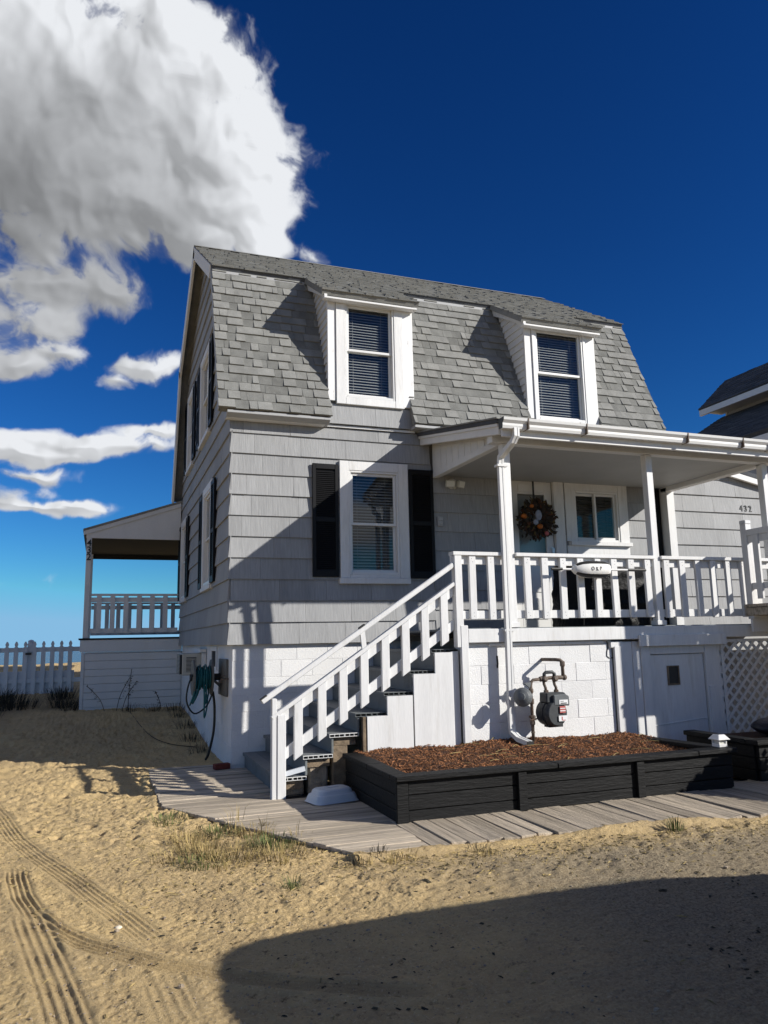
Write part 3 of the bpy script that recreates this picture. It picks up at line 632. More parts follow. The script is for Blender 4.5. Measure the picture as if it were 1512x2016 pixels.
MB().prism([(RG[0]-.13, RG[1]-.055), (RG[0], RG[1]+.028), (RG[0]+.13, RG[1]-.055), (RG[0], RG[1]+.005)], lambda p: (X0-.01, p[0], p[1]), lambda p: (X1+.01, p[0], p[1])).build('ridge_cap', 'shingle', roof)
# break trim under the upper eave, rake boards, cornice
for a, b_ in [(X0, DORM[0][0]-.11), (DORM[0][1]+.05, DORM[1][0]-.11), (DORM[1][1]+.05, X1)]:
    MB().box(a, b_, E1[0]-.075, E1[0]-.03, 6.64, 6.685).build('break_trim', 'trimgrey', roof, bevel=.004)  # trim greyed to carry the shade under the upper eave
def rake(pts, x0, x1, w, name='rake_board', material='trimgrey'):
    for a, b_ in zip(pts[:-1], pts[1:]):
        a, b_ = Vector(a), Vector(b_); d = (b_-a).normalized(); n = Vector((-d.y, d.x)); c = Vector((3.1, 5.)); n = n if (c-a).dot(n) > 0 else -n
        q = [a+n*.012, b_+n*.012, b_+n*w, a+n*w]
        MB().prism([tuple(p) for p in q], lambda p: (x0, p[0], p[1]), lambda p: (x1, p[0], p[1])).build(name, material, roof)
rake([E1, RG], X0-.016, X0+.02, .20, material='white'); rake([RG, mir(E1), mir(E0)], X0-.016, X0+.02, .27, material='white'); rake([E0, E1], X0-.008, X0+.02, .09)
rake([E0, E1, RG], X1-.05, X1-.012, .2)
MB().prism([(-.17, 4.30), (0, 4.30), (0, 4.38), (-.24, 4.375), (-.24, 4.34)], lambda p: (-.10, p[0], p[1]), lambda p: (1.235, p[0], p[1])).build('cornice', 'trimgrey', house, bevel=.003)
box('cornice', 'white', house, -.095, 1.19, -.150, -.036, 4.292, 4.325)
MB().prism([(-.17, 4.33), (0, 4.33), (0, 4.38), (-.24, 4.375), (-.24, 4.34)], lambda p: (2.43, p[0], p[1]), lambda p: (4.28, p[0], p[1])).build('cornice', 'trimgrey', house)
MB().prism([(-.17, 4.33), (0, 4.33), (0, 4.38), (-.24, 4.375), (-.24, 4.34)], lambda p: (5.525, p[0], p[1]), lambda p: (6.68, p[0], p[1])).build('cornice', 'trimgrey', house)
# ---- dormers
def dormer(a, b_, hole, peel):
    d = MB()
    for (u0, u1, w0, w1) in rect_minus((a+.05, b_-.05, 4.36, 6.10), [hole]): d.box(u0, u1, -.058, .06, w0, w1)
    dm = d.build('dormer', 'room', house)
    lo = lambda y: E0[1]+(y-E0[0])/LS; up = lambda y: E1[1]-US*(E1[0]-y)-.085
    for xx in (a+.015, b_-.055):
        poly = [(-.055, lo(-.055)), (-.055, up(-.055)), (E1[0]-.02, up(E1[0]-.02))]
        MB().prism(poly, lambda p: (xx+.005, p[0], p[1]), lambda p: (xx+.035, p[0], p[1])).build('cheek', 'room', dm)
        z = 4.75
        while z < 6.72:
            q = clip([(-.055, z), (.8, z), (.8, z+.112), (-.055, z+.112)], [(1, -1e-9, .8), (-(lo(1)-lo(0)), -1, 99), ((lo(1)-lo(0)), -1, -lo(0)), (-US, 1, up(0))])
            if len(q) >= 3:
                sg = -1 if xx < a+.1 else 1; xo = xx+(0.003 if sg < 0 else .037)
                MB().prism(q, lambda p: (xo, p[0], p[1]), lambda p: (xo+sg*(.003+.024*(z+.112-p[1])/.112), p[0], p[1])).build('clapboard', 'white', dm)
            z += .112
    # corner boards, head
    box('corner_board', 'peel' if peel else 'whitewood', dm, a, hole[0]-(.135 if peel else .055), -.095, -.0585, 4.66, 6.12)
    box('corner_board', 'peel' if peel else 'whitewood', dm, hole[1]+(.135 if peel else .055), b_, -.095, -.0585, 4.645, 6.10)
    box('head_board', 'whitewood', dm, a-.02, b_+.02, -.13, -.0965, 6.055, 6.125); box('soffit', 'white', dm, a-.08, b_+.02, -.235, -.131, 6.035, 6.062, .003)
    MB().prism([(-.22, up(-.22)-.03), (-.22, up(-.22)+.02), (.70, up(.70)+.02), (.70, up(.70)-.10)], lambda p: (a-.075, p[0], p[1]), lambda p: (a-.035, p[0], p[1])).build('rake_board', 'whitewood', dm)
    MB().prism([(-.16, 6.03), (-.16, up(-.16)-.02), (.6, up(.6)-.02), (.6, up(.6)-.06)], lambda p: (a-.033, p[0], p[1]), lambda p: (a+.012, p[0], p[1])).build('soffit', 'white', dm)
    return dm
d1 = dormer(*DORM[0], HOLE_D1, True); d2 = dormer(*DORM[1], HOLE_D2, False)
siding(d1, 1.258, 2.47, 4.35, 1, 1.3, [], lambda p: xfF((p[0], p[1]+.06, p[2])), ex=.275, ztop=4.62, seed=3)
siding(d2, 4.30, 5.50, 4.35, 1, 1.3, [], lambda p: xfF((p[0], p[1]+.06, p[2])), ex=.275, ztop=4.60, seed=3)
box('head_trim', 'white', house, 1.20, 2.50, -.052, -.0362, 4.305, 4.338)

# ---- foundation blocks
def blocks(parent, u0, u1, z0, z1, xf, seed, zmin=None, hide=None, skip=()):
    r = random.Random(seed); k = 0; z = z1-.203
    while z > z0-.2:
        u = u0-(.2 if k % 2 else 0)
        while u < u1:
            a, b_ = max(u, u0)+.002, min(u+.4, u1)-.002; u += .4
            if b_-a < .03: continue
            zb = max(z, z0)
            if any(s0 < (a+b_)/2 < s1 and t0 < z+.1 < t1 for s0, s1, t0, t1 in skip): continue
            n = r.uniform(-.0015, .003)
            MB().box(a, b_, -.02, .006+n, zb+.002, z+.201).build('block', 'block', parent, xf=xf, bevel=.0025, recalc=True)
        z -= .203; k += 1
fd = MB().box(.0415, XR, .0415, .25, -.3, 1.497).box(.0415, .25, .25, 6.15, -.3, 1.497).build('foundation', 'mortar', house)
blocks(fd, .044, 2.4, -.1, 1.48, lambda p: (p[0], .045-p[1], p[2]), 5)
blocks(fd, .05, 6.15, -.1, 1.48, lambda p: (.045-p[1], p[0], p[2]), 6, skip=[(2.5, 3.3, 1.0, 1.4)])
b = MB().box(.034, .044, 1.35, 1.80, 1.18, 1.40).build('basement_window', 'dark', house)
MB().box(.022, .046, 1.28, 1.36, 1.14, 1.45).box(.022, .046, 1.79, 1.87, 1.14, 1.45).box(.022, .046, 1.36, 1.79, 1.395, 1.45).build('frame', 'white', b)

# ------------------------------------------------------------------ front porch (built onto the house)
PY = -2.0
pf = MB().box(2.12, 6.95, -1.975, -.04, 1.555, 1.575).build('porch_floor', 'dark', house, recalc=False)
y = -1.975
while y < -.06:
    MB().box(2.12, 6.95, y, min(y+.135, -.042), 1.577, 1.602).build('floor_board', 'greydeck', pf, recalc=False, bevel=.003); y += .14
box('porch_beam', 'whitewood', house, 2.225, 6.95, -2.03, -1.98, 1.445, 1.592, .006)
for x, zb in ((2.755, 1.56), (4.745, 1.56), (6.60, 1.56)):
    p = box('porch_post', 'whitewood', house, x, x+.095, -2.005, -1.91, 1.603, 3.685, .005)
    MB().box(x-.02, x+.115, -2.02, -1.90, 1.6025, 1.66).build('post_base', 'whitewood', p, bevel=.004)
box('porch_header', 'white', house, 2.62, 6.90, -2.02, -1.90, 3.69, 3.83, .005)
ceil = box('porch_ceiling', 'trimgrey', house, 2.83, 6.72, -1.899, -.04, 3.728, 3.745, 0)  # white ceiling given grey so the porch interior looks deeper in shade
rz = lambda y: 3.885+(y+2.28)*(4.325-3.885)/2.28        # top of porch roof
pr = MB().prism([(-2.28, rz(-2.28)), (0, rz(0)), (0, rz(0)-.05), (-2.28, rz(-2.28)-.05)], lambda p: (2.545, p[0], p[1]), lambda p: (6.98, p[0], p[1])).build('porch_roof', 'darkshingle', house)
MB().prism([(-2.31, rz(-2.31)+.001), (0, rz(0)+.001), (0, rz(0)+.018), (-2.31, rz(-2.31)+.018)], lambda p: (2.53, p[0], p[1]), lambda p: (6.99, p[0], p[1])).build('roof_shingles', 'shingle', pr)
for xa, xb, ya, sgn in ((2.575, 2.615, 0, 1), (6.925, 6.965, 0, 1)):
    MB().prism([(-2.26, rz(-2.26)-.052), (-.04, rz(-.04)-.052), (-.04, rz(-.04)-.175), (-2.26, rz(-2.26)-.175)], lambda p: (xa, p[0], p[1]), lambda p: (xb, p[0], p[1])).build('rake_board', 'white', pr, bevel=.004)
    MB().prism([(-2.27, rz(-2.27)-.052), (-.04, rz(-.04)-.052), (-.04, rz(-.04)-.085), (-2.27, rz(-2.27)-.085)], lambda p: (xa-.02, p[0], p[1]), lambda p: (xa-.001, p[0], p[1])).build('crown_moulding', 'white', pr)
def gable_panel(x):
    MB().prism([(-1.95, 3.72), (-.04, 3.72), (-.04, rz(-.04)-.06), (-1.95, rz(-1.95)-.06)], lambda p: (x+.012, p[0], p[1]), lambda p: (x+.05, p[0], p[1])).build('gable_panel', 'white', house)
    g = MB().prism([(-1.98, 3.685), (-.04, 3.685), (-.04, 3.765), (-1.98, 3.765)], lambda p: (x, p[0], p[1]), lambda p: (x+.09, p[0], p[1])).build('gable_beam', 'white', house, bevel=.005)
    y = -.16
    while y > -1.9:
        w = .18
        zt = rz(y-w)-.19; 
        if zt > 3.80: MB().prism([(y, 3.70), (y-w+.008, 3.70), (y-w+.008, rz(y-w)-.185), (y, rz(y)-.185)], lambda p: (x+.002, p[0], p[1]), lambda p: (x+.0118, p[0], p[1])).build('panel_board', 'white', house)
        y -= w
gable_panel(2.745)
MB().prism([(-1.95, 3.72), (-.04, 3.72), (-.04, rz(-.04)-.06), (-1.95, rz(-1.95)-.06)], lambda p: (6.66, p[0], p[1]), lambda p: (6.70, p[0], p[1])).build('gable_panel', 'white', house)
MB().prism([(-1.98, 3.66), (-.04, 3.66), (-.04, 3.735), (-1.98, 3.735)], lambda p: (6.60, p[0], p[1]), lambda p: (6.72, p[0], p[1])).build('gable_beam', 'white', house, bevel=.005)
# gutter: a K profile
def gutter():
    y0 = -2.305; zt = rz(-2.28)-.012
    prof = [(0, 0), (0, -.115), (-.075, -.115), (-.085, -.085), (-.085, -.06), (-.115, -.03), (-.12, 0), (-.10, 0), (-.098, -.022), (-.07, -.05), (-.068, -.09), (-.012, -.1), (-.012, 0)]
    g = MB().prism([(y0+a, zt+b_) for a, b_ in prof], lambda p: (2.56, p[0], p[1]), lambda p: (7.0, p[0], p[1])).build('gutter', 'vinyl', house, recalc=True)
    MB().prism([(y0+a, zt+b_) for a, b_ in ((0, 0), (0, -.115), (-.075, -.115), (-.085, -.085), (-.085, -.06), (-.115, -.03), (-.12, 0))], lambda p: (2.555, p[0], p[1]), lambda p: (2.5605, p[0], p[1])).build('end_cap', 'ironmeter', g)
    for x in (2.86, 3.62, 5.05, 5.9, 6.35): MB().box(x, x+.012, y0-.124, y0+.01, zt-.118, zt+.003).build('bracket', 'pipe', g)
    box('fascia', 'white', house, 2.6, 6.97, -2.303, -2.265, rz(-2.28)-.20, rz(-2.28)-.052, .003)
    for x in (3.55, 4.95, 6.3): MB().tube([(x, y0-.09, zt+.01), (x+.06, y0-.09, zt-.02)], .008, 6).build('splash_hook', 'pipe', g)
gutter()
def downspout():
    x = 2.70; w, d = .066, .05
    pts = [(x+.03, -2.37, 3.77), (x+.03, -2.37, 3.68), (x+.012, -2.33, 3.62), (x, -2.18, 3.55), (x, -2.06, 3.51), (x, -2.045, 3.44), (x+.004, -2.045, 2.5), (x-.01, -2.06, 1.5), (x-.02, -2.06, .62), (x-.02, -2.07, .50), (x, -2.16, .44), (x+.02, -2.36, .41)]
    v = []; 
    for i, p in enumerate(pts):
        p = Vector(p); a = Vector(pts[max(i-1, 0)]); b_ = Vector(pts[min(i+1, len(pts)-1)]); t = (b_-a).normalized(); r = Vector((1, 0, 0)); r = (r-t*r.dot(t)).normalized(); u = r.cross(t).normalized()
        for sx, sy in ((-1,-1),(-.33,-1),(-.25,-.8),(.25,-.8),(.33,-1),(1,-1),(1,1),(-1,1)): v.append(p+r*sx*w/2+u*sy*d/2)
    n = 8; f = [(i*n+k, i*n+(k+1) % n, (i+1)*n+(k+1) % n, (i+1)*n+k) for i in range(len(pts)-1) for k in range(n)]+[tuple(range(n-1, -1, -1))]
    ds = MB().add(v, f).build('downspout', 'vinyl', house)
    for z in (1.56, 3.40): MB().box(x-.055, x+.075, -2.082, -2.0, z, z+.025).build('strap', 'vinyl', ds)
    MB().box(x-.02, x+.062, -2.3655, -2.36, .385, .435).build('outlet', 'ink', ds)
downspout()
def railing(name, x0, x1, yf, bx, ztop=2.43, zbot=1.70):
    r = MB().box(x0, x1, yf-.045, yf+.075, ztop-.042, ztop).build(name, 'whitewood', house, bevel=.005)
    MB().box(x0, x1, yf+.012, yf+.05, ztop-.135, ztop-.0425).build('rail', 'whitewood', r, bevel=.004)
    MB().box(x0, x1, yf+.012, yf+.05, zbot, zbot+.09).build('rail', 'whitewood', r, bevel=.004)
    for x in bx:
        t_ = random.uniform(-.007, .007); e_ = random.uniform(-.006, .006); z0 = zbot-.004+random.uniform(-.008, .004); z1 = ztop-.0425; w_ = random.uniform(.040, .044)
        MB().add([(x-w_+e_, yf-.028, z0), (x+w_+e_, yf-.028, z0), (x+w_+e_, yf+.011, z0), (x-w_+e_, yf+.011, z0), (x-w_+t_, yf-.028, z1), (x+w_+t_, yf-.028, z1), (x+w_+t_, yf+.011, z1), (x-w_+t_, yf+.011, z1)], BF).build('baluster', 'whitewood', r, bevel=.004)
        nl_ = MB()
        for zz_ in (zbot+.03, zbot+.065, ztop-.075, ztop-.11): nl_.ball((x+random.uniform(-.012, .012), yf-.0285, zz_), .0035, 4)
        nl_.build('nail_heads', 'pipe', r, recalc=False)['kind'] = 'stuff'
railing('porch_railing', 2.075, 2.754, -1.99, (2.315, 2.545))
railing('porch_railing', 2.851, 4.744, -1.99, [2.996+.235*i for i in range(8)])
railing('porch_railing', 4.841, 6.595, -1.99, [4.93+.235*i for i in range(7)])
np_ = box('newel_post', 'whitewood', house, 2.09, 2.178, -2.03, -1.94, 1.40, 2.387, .005)
box('corner_board', 'whitewood', house, 2.135, 2.222, -2.035, -1.99, .30, 1.632, .005)
# block wall below the porch
bw = MB().box(2.2, 4.10, -1.9435, -1.75, -.1, 1.44).build('porch_wall', 'mortar', house)
blocks(bw, 2.2, 4.08, .2, 1.40, lambda p: (p[0], -1.94-p[1], p[2]), 15)
box('sill_plate', 'peel', house, 2.50, 3.98, -1.975, -1.94, 1.405, 1.437, .006); box('broken_block', 'block', house, 4.06, 4.24, -1.985, -1.92, 1.35, 1.425, .01)
MB().tube([(4.04, -1.952, 1.43), (4.045, -1.952, 1.36), (4.03, -1.952, 1.31), (4.025, -1.952, 1.26), (4.06, -1.952, 1.235), (4.2, -1.952, 1.245)], .006, 5).build('crack', 'ink', bw)
MB().tube([(2.60, -1.951, 1.30), (2.605, -1.951, 1.22), (2.60, -1.951, 1.17)], .012, 5).build('crack', 'ink', bw)
# boarding right of the block wall, crawl-space door, lattice
for (a, b_, y0, y1, z0, z1) in ((4.11, 4.235, -1.99, -1.95, .25, 1.37), (4.237, 4.36, -1.975, -1.94, .25, 1.42), (4.362, 4.47, -1.985, -1.945, .25, 1.42), (4.472, 4.60, -2.0, -1.95, .25, 1.36), (5.405, 5.53, -2.0, -1.95, .2, 1.36), (5.532, 5.66, -1.985, -1.94, .2, 1.42), (4.602, 5.403, -1.995, -1.95, 1.265, 1.36)):
    box('skirt_board', 'whitewood', house, a, b_, y0, y1, z0, z1, .004)
box('skirt_lintel', 'whitewood', house, 4.42, 5.70, -2.062, -2.031, 1.36, 1.492, .004)
cdoor = box('crawl_door', 'whitewood', house, 4.61, 5.395, -1.968, -1.93, .25, 1.258, .004)
MB().box(4.855, 5.005, -1.975, -1.969, .915, 1.115).build('vent', 'ink', cdoor); MB().box(4.845, 4.86, -1.985, -1.969, .90, 1.125).box(5.0, 5.015, -1.985, -1.969, .90, 1.125).box(4.86, 5.0, -1.985, -1.969, .90, .917).box(4.86, 5.0, -1.985, -1.969, 1.113, 1.125).build('vent_frame', 'oldwood', cdoor)
MB().beam((4.615, -1.972, .45), (5.39, -1.972, .50), .01, .008).build('batten', 'whitewood', cdoor)
MB().box(5.425, 5.515, -2.012, -2.0005, .2, .87).build('hinge_strip', 'whitewood', cdoor)
lat = MB().box(5.662, 5.70, -1.99, -1.95, .2, 1.42).box(5.70, 7.6, -1.99, -1.95, 1.385, 1.42).build('lattice_panel', 'whitewood', house)
def lattice(x0, x1, z0, z1, sp=.125, w=.036):
    for sg, yy in ((1, -1.985), (-1, -1.974)):
        c = -(z1-z0)
        while c < (x1-x0)+(z1-z0):
            if sg > 0: a, b_ = (x0+c, z0), (x0+c+(z1-z0), z1)
            else: a, b_ = (x0+c, z1), (x0+c+(z1-z0), z0)
            c += sp*1.414
            h = w*.7071
            poly = [(a[0]-h, a[1]), (a[0]+h, a[1]), (b_[0]+h, b_[1]), (b_[0]-h, b_[1])]
            poly = clip(poly, [(-1, 0, -x0), (1, 0, x1), (0, -1, -z0), (0, 1, z1)])
            if len(poly) >= 3: MB().prism(poly, lambda p: (p[0], yy, p[1]), lambda p: (p[0], yy+.010, p[1])).build('slat', 'whitewood', lat)
lattice(5.64, 7.0, .2, 1.40, .100, .036)
box('crawl_wall', 'trimgrey', house, 4.1, 7.6, -1.3, -1.25, -.1, 1.5, 0)

# ------------------------------------------------------------------ rear side porch (also built on)
RY, RX0, RX1, RB = 6.2, -1.80, -.05, 9.5
rp = box('rear_porch_base', 'white', house, RX0+.03, .25, RY+.03, RB, .1, 1.35, 0)
z = .22
k = 0
while z < 1.38:
    h = (.155, .14, .13)[k % 3]; MB().box(RX0+.06, .035, RY, RY+.028, z, min(z+h-.006, 1.385)).build('board', 'white', rp, bevel=.003); z += h; k += 1
MB().box(RX0-.0, RX0+.055, RY-.012, RY+.03, .22, 1.385).build('corner_board', 'white', rp)
box('rear_porch_beam', 'white', house, RX0-.03, .03, RY-.035, RY+.0, 1.39, 1.615, .005)
box('rear_porch_floor', 'black', house, RX0-.06, 3.0, RY-.05, RB, 1.618, 1.648, 0)
for x, yy in ((RX0+.01, RY-.01), (RX0+.01, RB-.12)):
    box('rear_porch_post', 'white', house, x, x+.095, yy, yy+.095, 1.648, 3.60, .004)
zr = lambda x: 3.70+(x-RX0+.03)*(4.30-3.70)/1.75
MB().prism([(RX0-.06, zr(RX0-.06)), (.0, zr(0)), (.0, zr(0)+.04), (RX0-.06, zr(RX0-.06)+.04)], lambda p: (p[0], RY-.06, p[1]), lambda p: (p[0], RB+.1, p[1])).build('rear_porch_roof', 'shingle', house)
MB().prism([(RX0-.0, 3.56), (-.04, 3.56), (-.04, zr(-.04)-.002), (RX0-.0, zr(RX0)-.002)], lambda p: (p[0], RY-.02, p[1]), lambda p: (p[0], RY+.03, p[1])).build('rear_porch_gable', 'white', house)
MB().prism([(RX0-.05, zr(RX0-.05)-.085), (-.04, zr(-.04)-.085), (-.04, zr(-.04)-.004), (RX0-.05, zr(RX0-.05)-.004)], lambda p: (p[0], RY-.045, p[1]), lambda p: (p[0], RY-.021, p[1])).build('rear_porch_fascia', 'white', house)
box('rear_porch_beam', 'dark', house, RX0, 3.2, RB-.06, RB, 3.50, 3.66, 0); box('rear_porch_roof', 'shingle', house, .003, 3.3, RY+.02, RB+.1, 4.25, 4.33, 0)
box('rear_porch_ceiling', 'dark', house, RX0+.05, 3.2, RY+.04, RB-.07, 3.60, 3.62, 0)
def rear_rail(yy, material, x0, x1, off):
    r = box('rear_porch_railing', material, house, x0, x1, yy, yy+.09, 2.45, 2.49, .003)
    MB().box(x0, x1, yy+.03, yy+.06, 2.33, 2.42).build('rail', material, r); MB().box(x0, x1, yy+.03, yy+.06, 1.74, 1.83).build('rail', material, r)
    x = x0+off
    while x < x1-.03: MB().box(x-.045, x+.045, yy, yy+.0295, 1.74, 2.45).build('baluster', material, r); x += .245
rear_rail(RY+.01, 'white', RX0+.11, RX1, .17); rear_rail(RB-.1, 'white', RX0+.11, 2.8, .10)

# ------------------------------------------------------------------ front stairs
def stairs():
    st = thing('front_stairs', (1.1, -1., 0), 'grey painted wooden steps with white slatted railing climbing to the porch', 'stairs')
    noses = [.19, .44, .71, .985, 1.295, 1.59, 1.845]; tz = [.20, .39, .58, .765, .96, 1.17, 1.385]; yb, yf = .035, -1.93
    for i, (x, z) in enumerate(zip(noses, tz)):
        nx = noses[i+1] if i < 6 else 2.12
        zp = tz[i-1] if i else .02
        box('riser', 'greydeck', st, x+.012, x+.035, yf+.02, yb, zp+.002, z-.033, .003)
        t = MB()                                       # hollow decking boards: thin skins with webs, open at the street end
        for a, b_ in ((x-.012, (x+nx)/2+.006), ((x+nx)/2+.010, nx+.02)):
            t.box(a, b_, yf, yb, z-.005, z).box(a, b_, yf, yb, z-.033, z-.029)
            for q in np.linspace(a, b_-.004, 4): t.box(q, q+.004, yf+.001, yb-.001, z-.0291, z-.0049)
        t.build('tread', 'greydeck', st, recalc=False)
        if i < 3:
            e = MB()
            for a, b_ in ((x-.012, (x+nx)/2+.006), ((x+nx)/2+.010, nx+.02)):
                e.box(a-.001, b_+.001, yf-.004, yf+.002, z-.006, z+.001).box(a-.001, b_+.001, yf-.004, yf+.002, z-.034, z-.029)
                for q in np.linspace(a, b_-.005, 4): e.box(q, q+.005, yf-.004, yf+.002, z-.030, z-.005)
            e.build('tread_end', 'vinyl', st, recalc=False)
            MB().box(x+.04, nx+.0, yf+.05, yf+.075, z-.12, z-.036).build('stringer', 'oldwood', st)
    box('cinder_block', 'concrete', st, .50, .70, -1.86, -1.55, .0, .33, .02); box('cinder_block', 'concrete', st, .27, .46, -1.84, -1.6, .0, .12, .02); box('support_block', 'oldwood', st, .74, .90, -1.88, -1.75, .0, .46, .01)
    MB().beam((.235, -1.945, .235), (.44, -1.945, .275), .03, .045).build('loose_slat', 'tub', st)
    y0, y1 = -1.985, -1.955
    for poly in ([(1.08, .3), (1.58, .3), (1.58, .925), (1.30, .925), (1.30, .735), (1.08, .735)], [(1.597, .3), (2.04, .3), (2.04, 1.352), (1.845, 1.352), (1.845, 1.137), (1.597, 1.137)]):
        MB().prism(poly, lambda p: (p[0], y0, p[1]), lambda p: (p[0], y1, p[1])).build('skirt_panel', 'whitewood', st)
    box('skirt_strip', 'whitewood', st, 2.045, 2.128, -1.968, -1.93, .3, 1.36, .003)
    box('skirt_edge', 'oldwood', st, 1.035, 1.072, -1.975, -1.93, .3, .73, .003)
    sl = .6595; zz = lambda x, b_: b_+sl*x
    rl = MB().beam((.10, -1.985, zz(.10, .705)), (2.089, -1.985, zz(2.089, .705)), .075, .04).build('railing', 'whitewood', st, bevel=.004)
    def inc(name, x0, x1, b_, h, ya, yb_):
        return MB().prism([(x0, zz(x0, b_)), (x1, zz(x1, b_)), (x1, zz(x1, b_)+h), (x0, zz(x0, b_)+h)], lambda p: (p[0], ya, p[1]), lambda p: (p[0], yb_, p[1])).build(name, 'whitewood', rl, bevel=.004)
    inc('rail', .18, 2.089, .575, .105, -1.985, -1.95); inc('rail', .19, 2.089, .215, .11, -1.985, -1.95)
    for x in (.36, .60, .822, 1.047, 1.278, 1.505, 1.73, 1.955):
        a, b_ = x-.043, x+.043
        MB().prism([(a, zz(a, .155)), (b_, zz(b_, .155)), (b_, zz(b_, .68)), (a, zz(a, .68))], lambda p: (p[0], -2.024, p[1]), lambda p: (p[0], -1.9855, p[1])).build('baluster', 'whitewood', rl, bevel=.004)
    nw = MB().box(.150, .235, -2.03, -1.94, .02, .80).build('newel_post', 'whitewood', st, bevel=.005); MB().box(.10, .148, -2.02, -1.945, .02, .955).build('newel_board', 'whitewood', st, bevel=.004)
    h = MB().beam((.0, -1.995, zz(.0, .93)), (2.089, -1.995, zz(2.089, .91)), .045, .055).build('handrail', 'whitewood', st, bevel=.008)
    MB().beam((-.012, -1.995, zz(-.012, .957)), (.05, -1.995, zz(.05, .957)), .05, .012).build('end_plate', 'ink', h); MB().beam((1.0, -1.995, 1.617), (1.06, -1.995, 1.656), .05, .014).build('joint_plate', 'ink', h)
    MB().beam((1.06, -1.995, 1.38), (1.035, -1.995, 1.585), .03, .05, up=(1, 0, 0)).build('strut', 'whitewood', rl)
stairs()

# ------------------------------------------------------------------ boardwalk
def boardwalk():
    b = MB().box(-.86, .70, -1.9, .2, -.03, -.005).box(.75, 6.8, -4.1, -3.0, -.03, -.005).box(.25, .8, -3.9, -2.0, -.03, -.005).build('boardwalk', 'dark', None, recalc=False)
    tag(b, 'weathered grey plank walk around the stairs and black bed', kind='structure')
    r = random.Random(5); y = .42
    while y > -4.12:
        w = r.uniform(.132, .145)
        if y-w < -4.2: w = y+4.2
        ym = y-w/2; xl = -.9+r.uniform(-.02, .02)
        dg = lambda yy: -.9+max(0, -1.84-yy)*(1.14/2.30)
        xr = .04 if ym > .03 else (.80 if ym < -3.46 else (.86 if ym < -2.02 else .21))
        if ym > .03: xr = .03
        z1 = .028+r.uniform(-.005, .005); z0 = z1-.028
        tl = r.uniform(-.004, .004)
        a0, a1 = max(xl, dg(y-w+.006)), max(xl, dg(y))
        xr += r.uniform(-.005, .01) if ym < -3.46 else 0
        vs = [(a0, y-w+.006, z0), (xr, y-w+.006, z0), (xr, y, z0), (a1, y, z0), (a0, y-w+.006, z1+tl), (xr, y-w+.006, z1-tl), (xr, y, z1-tl), (a1, y, z1+tl)]
        MB().add(vs, BF).build('plank', 'plank', b, recalc=False, bevel=.004); y -= w
    x = .815
    while x < 6.6:
        w = r.uniform(.13, .15); xs = r.uniform(-.012, .012); z1 = .03+r.uniform(-.008, .008)
        yb = -3.2; yf = -4.18-.085*(x-.8)+r.uniform(-.035, .035)+(.0 if x < 2.4 else -.02); tl = r.uniform(-.008, .008)
        gap = .006+max(0, r.gauss(0, .008))
        vs = [(x+xs, yf, z1-.035), (x+w-gap+xs, yf, z1-.035), (x+w-gap, yb, z1-.035), (x, yb, z1-.035), (x+xs, yf, z1+tl), (x+w-gap+xs, yf, z1-tl), (x+w-gap, yb, z1), (x, yb, z1)]
        MB().add(vs, BF).build('plank', 'planky', b, recalc=False, bevel=.004); x += w
boardwalk()

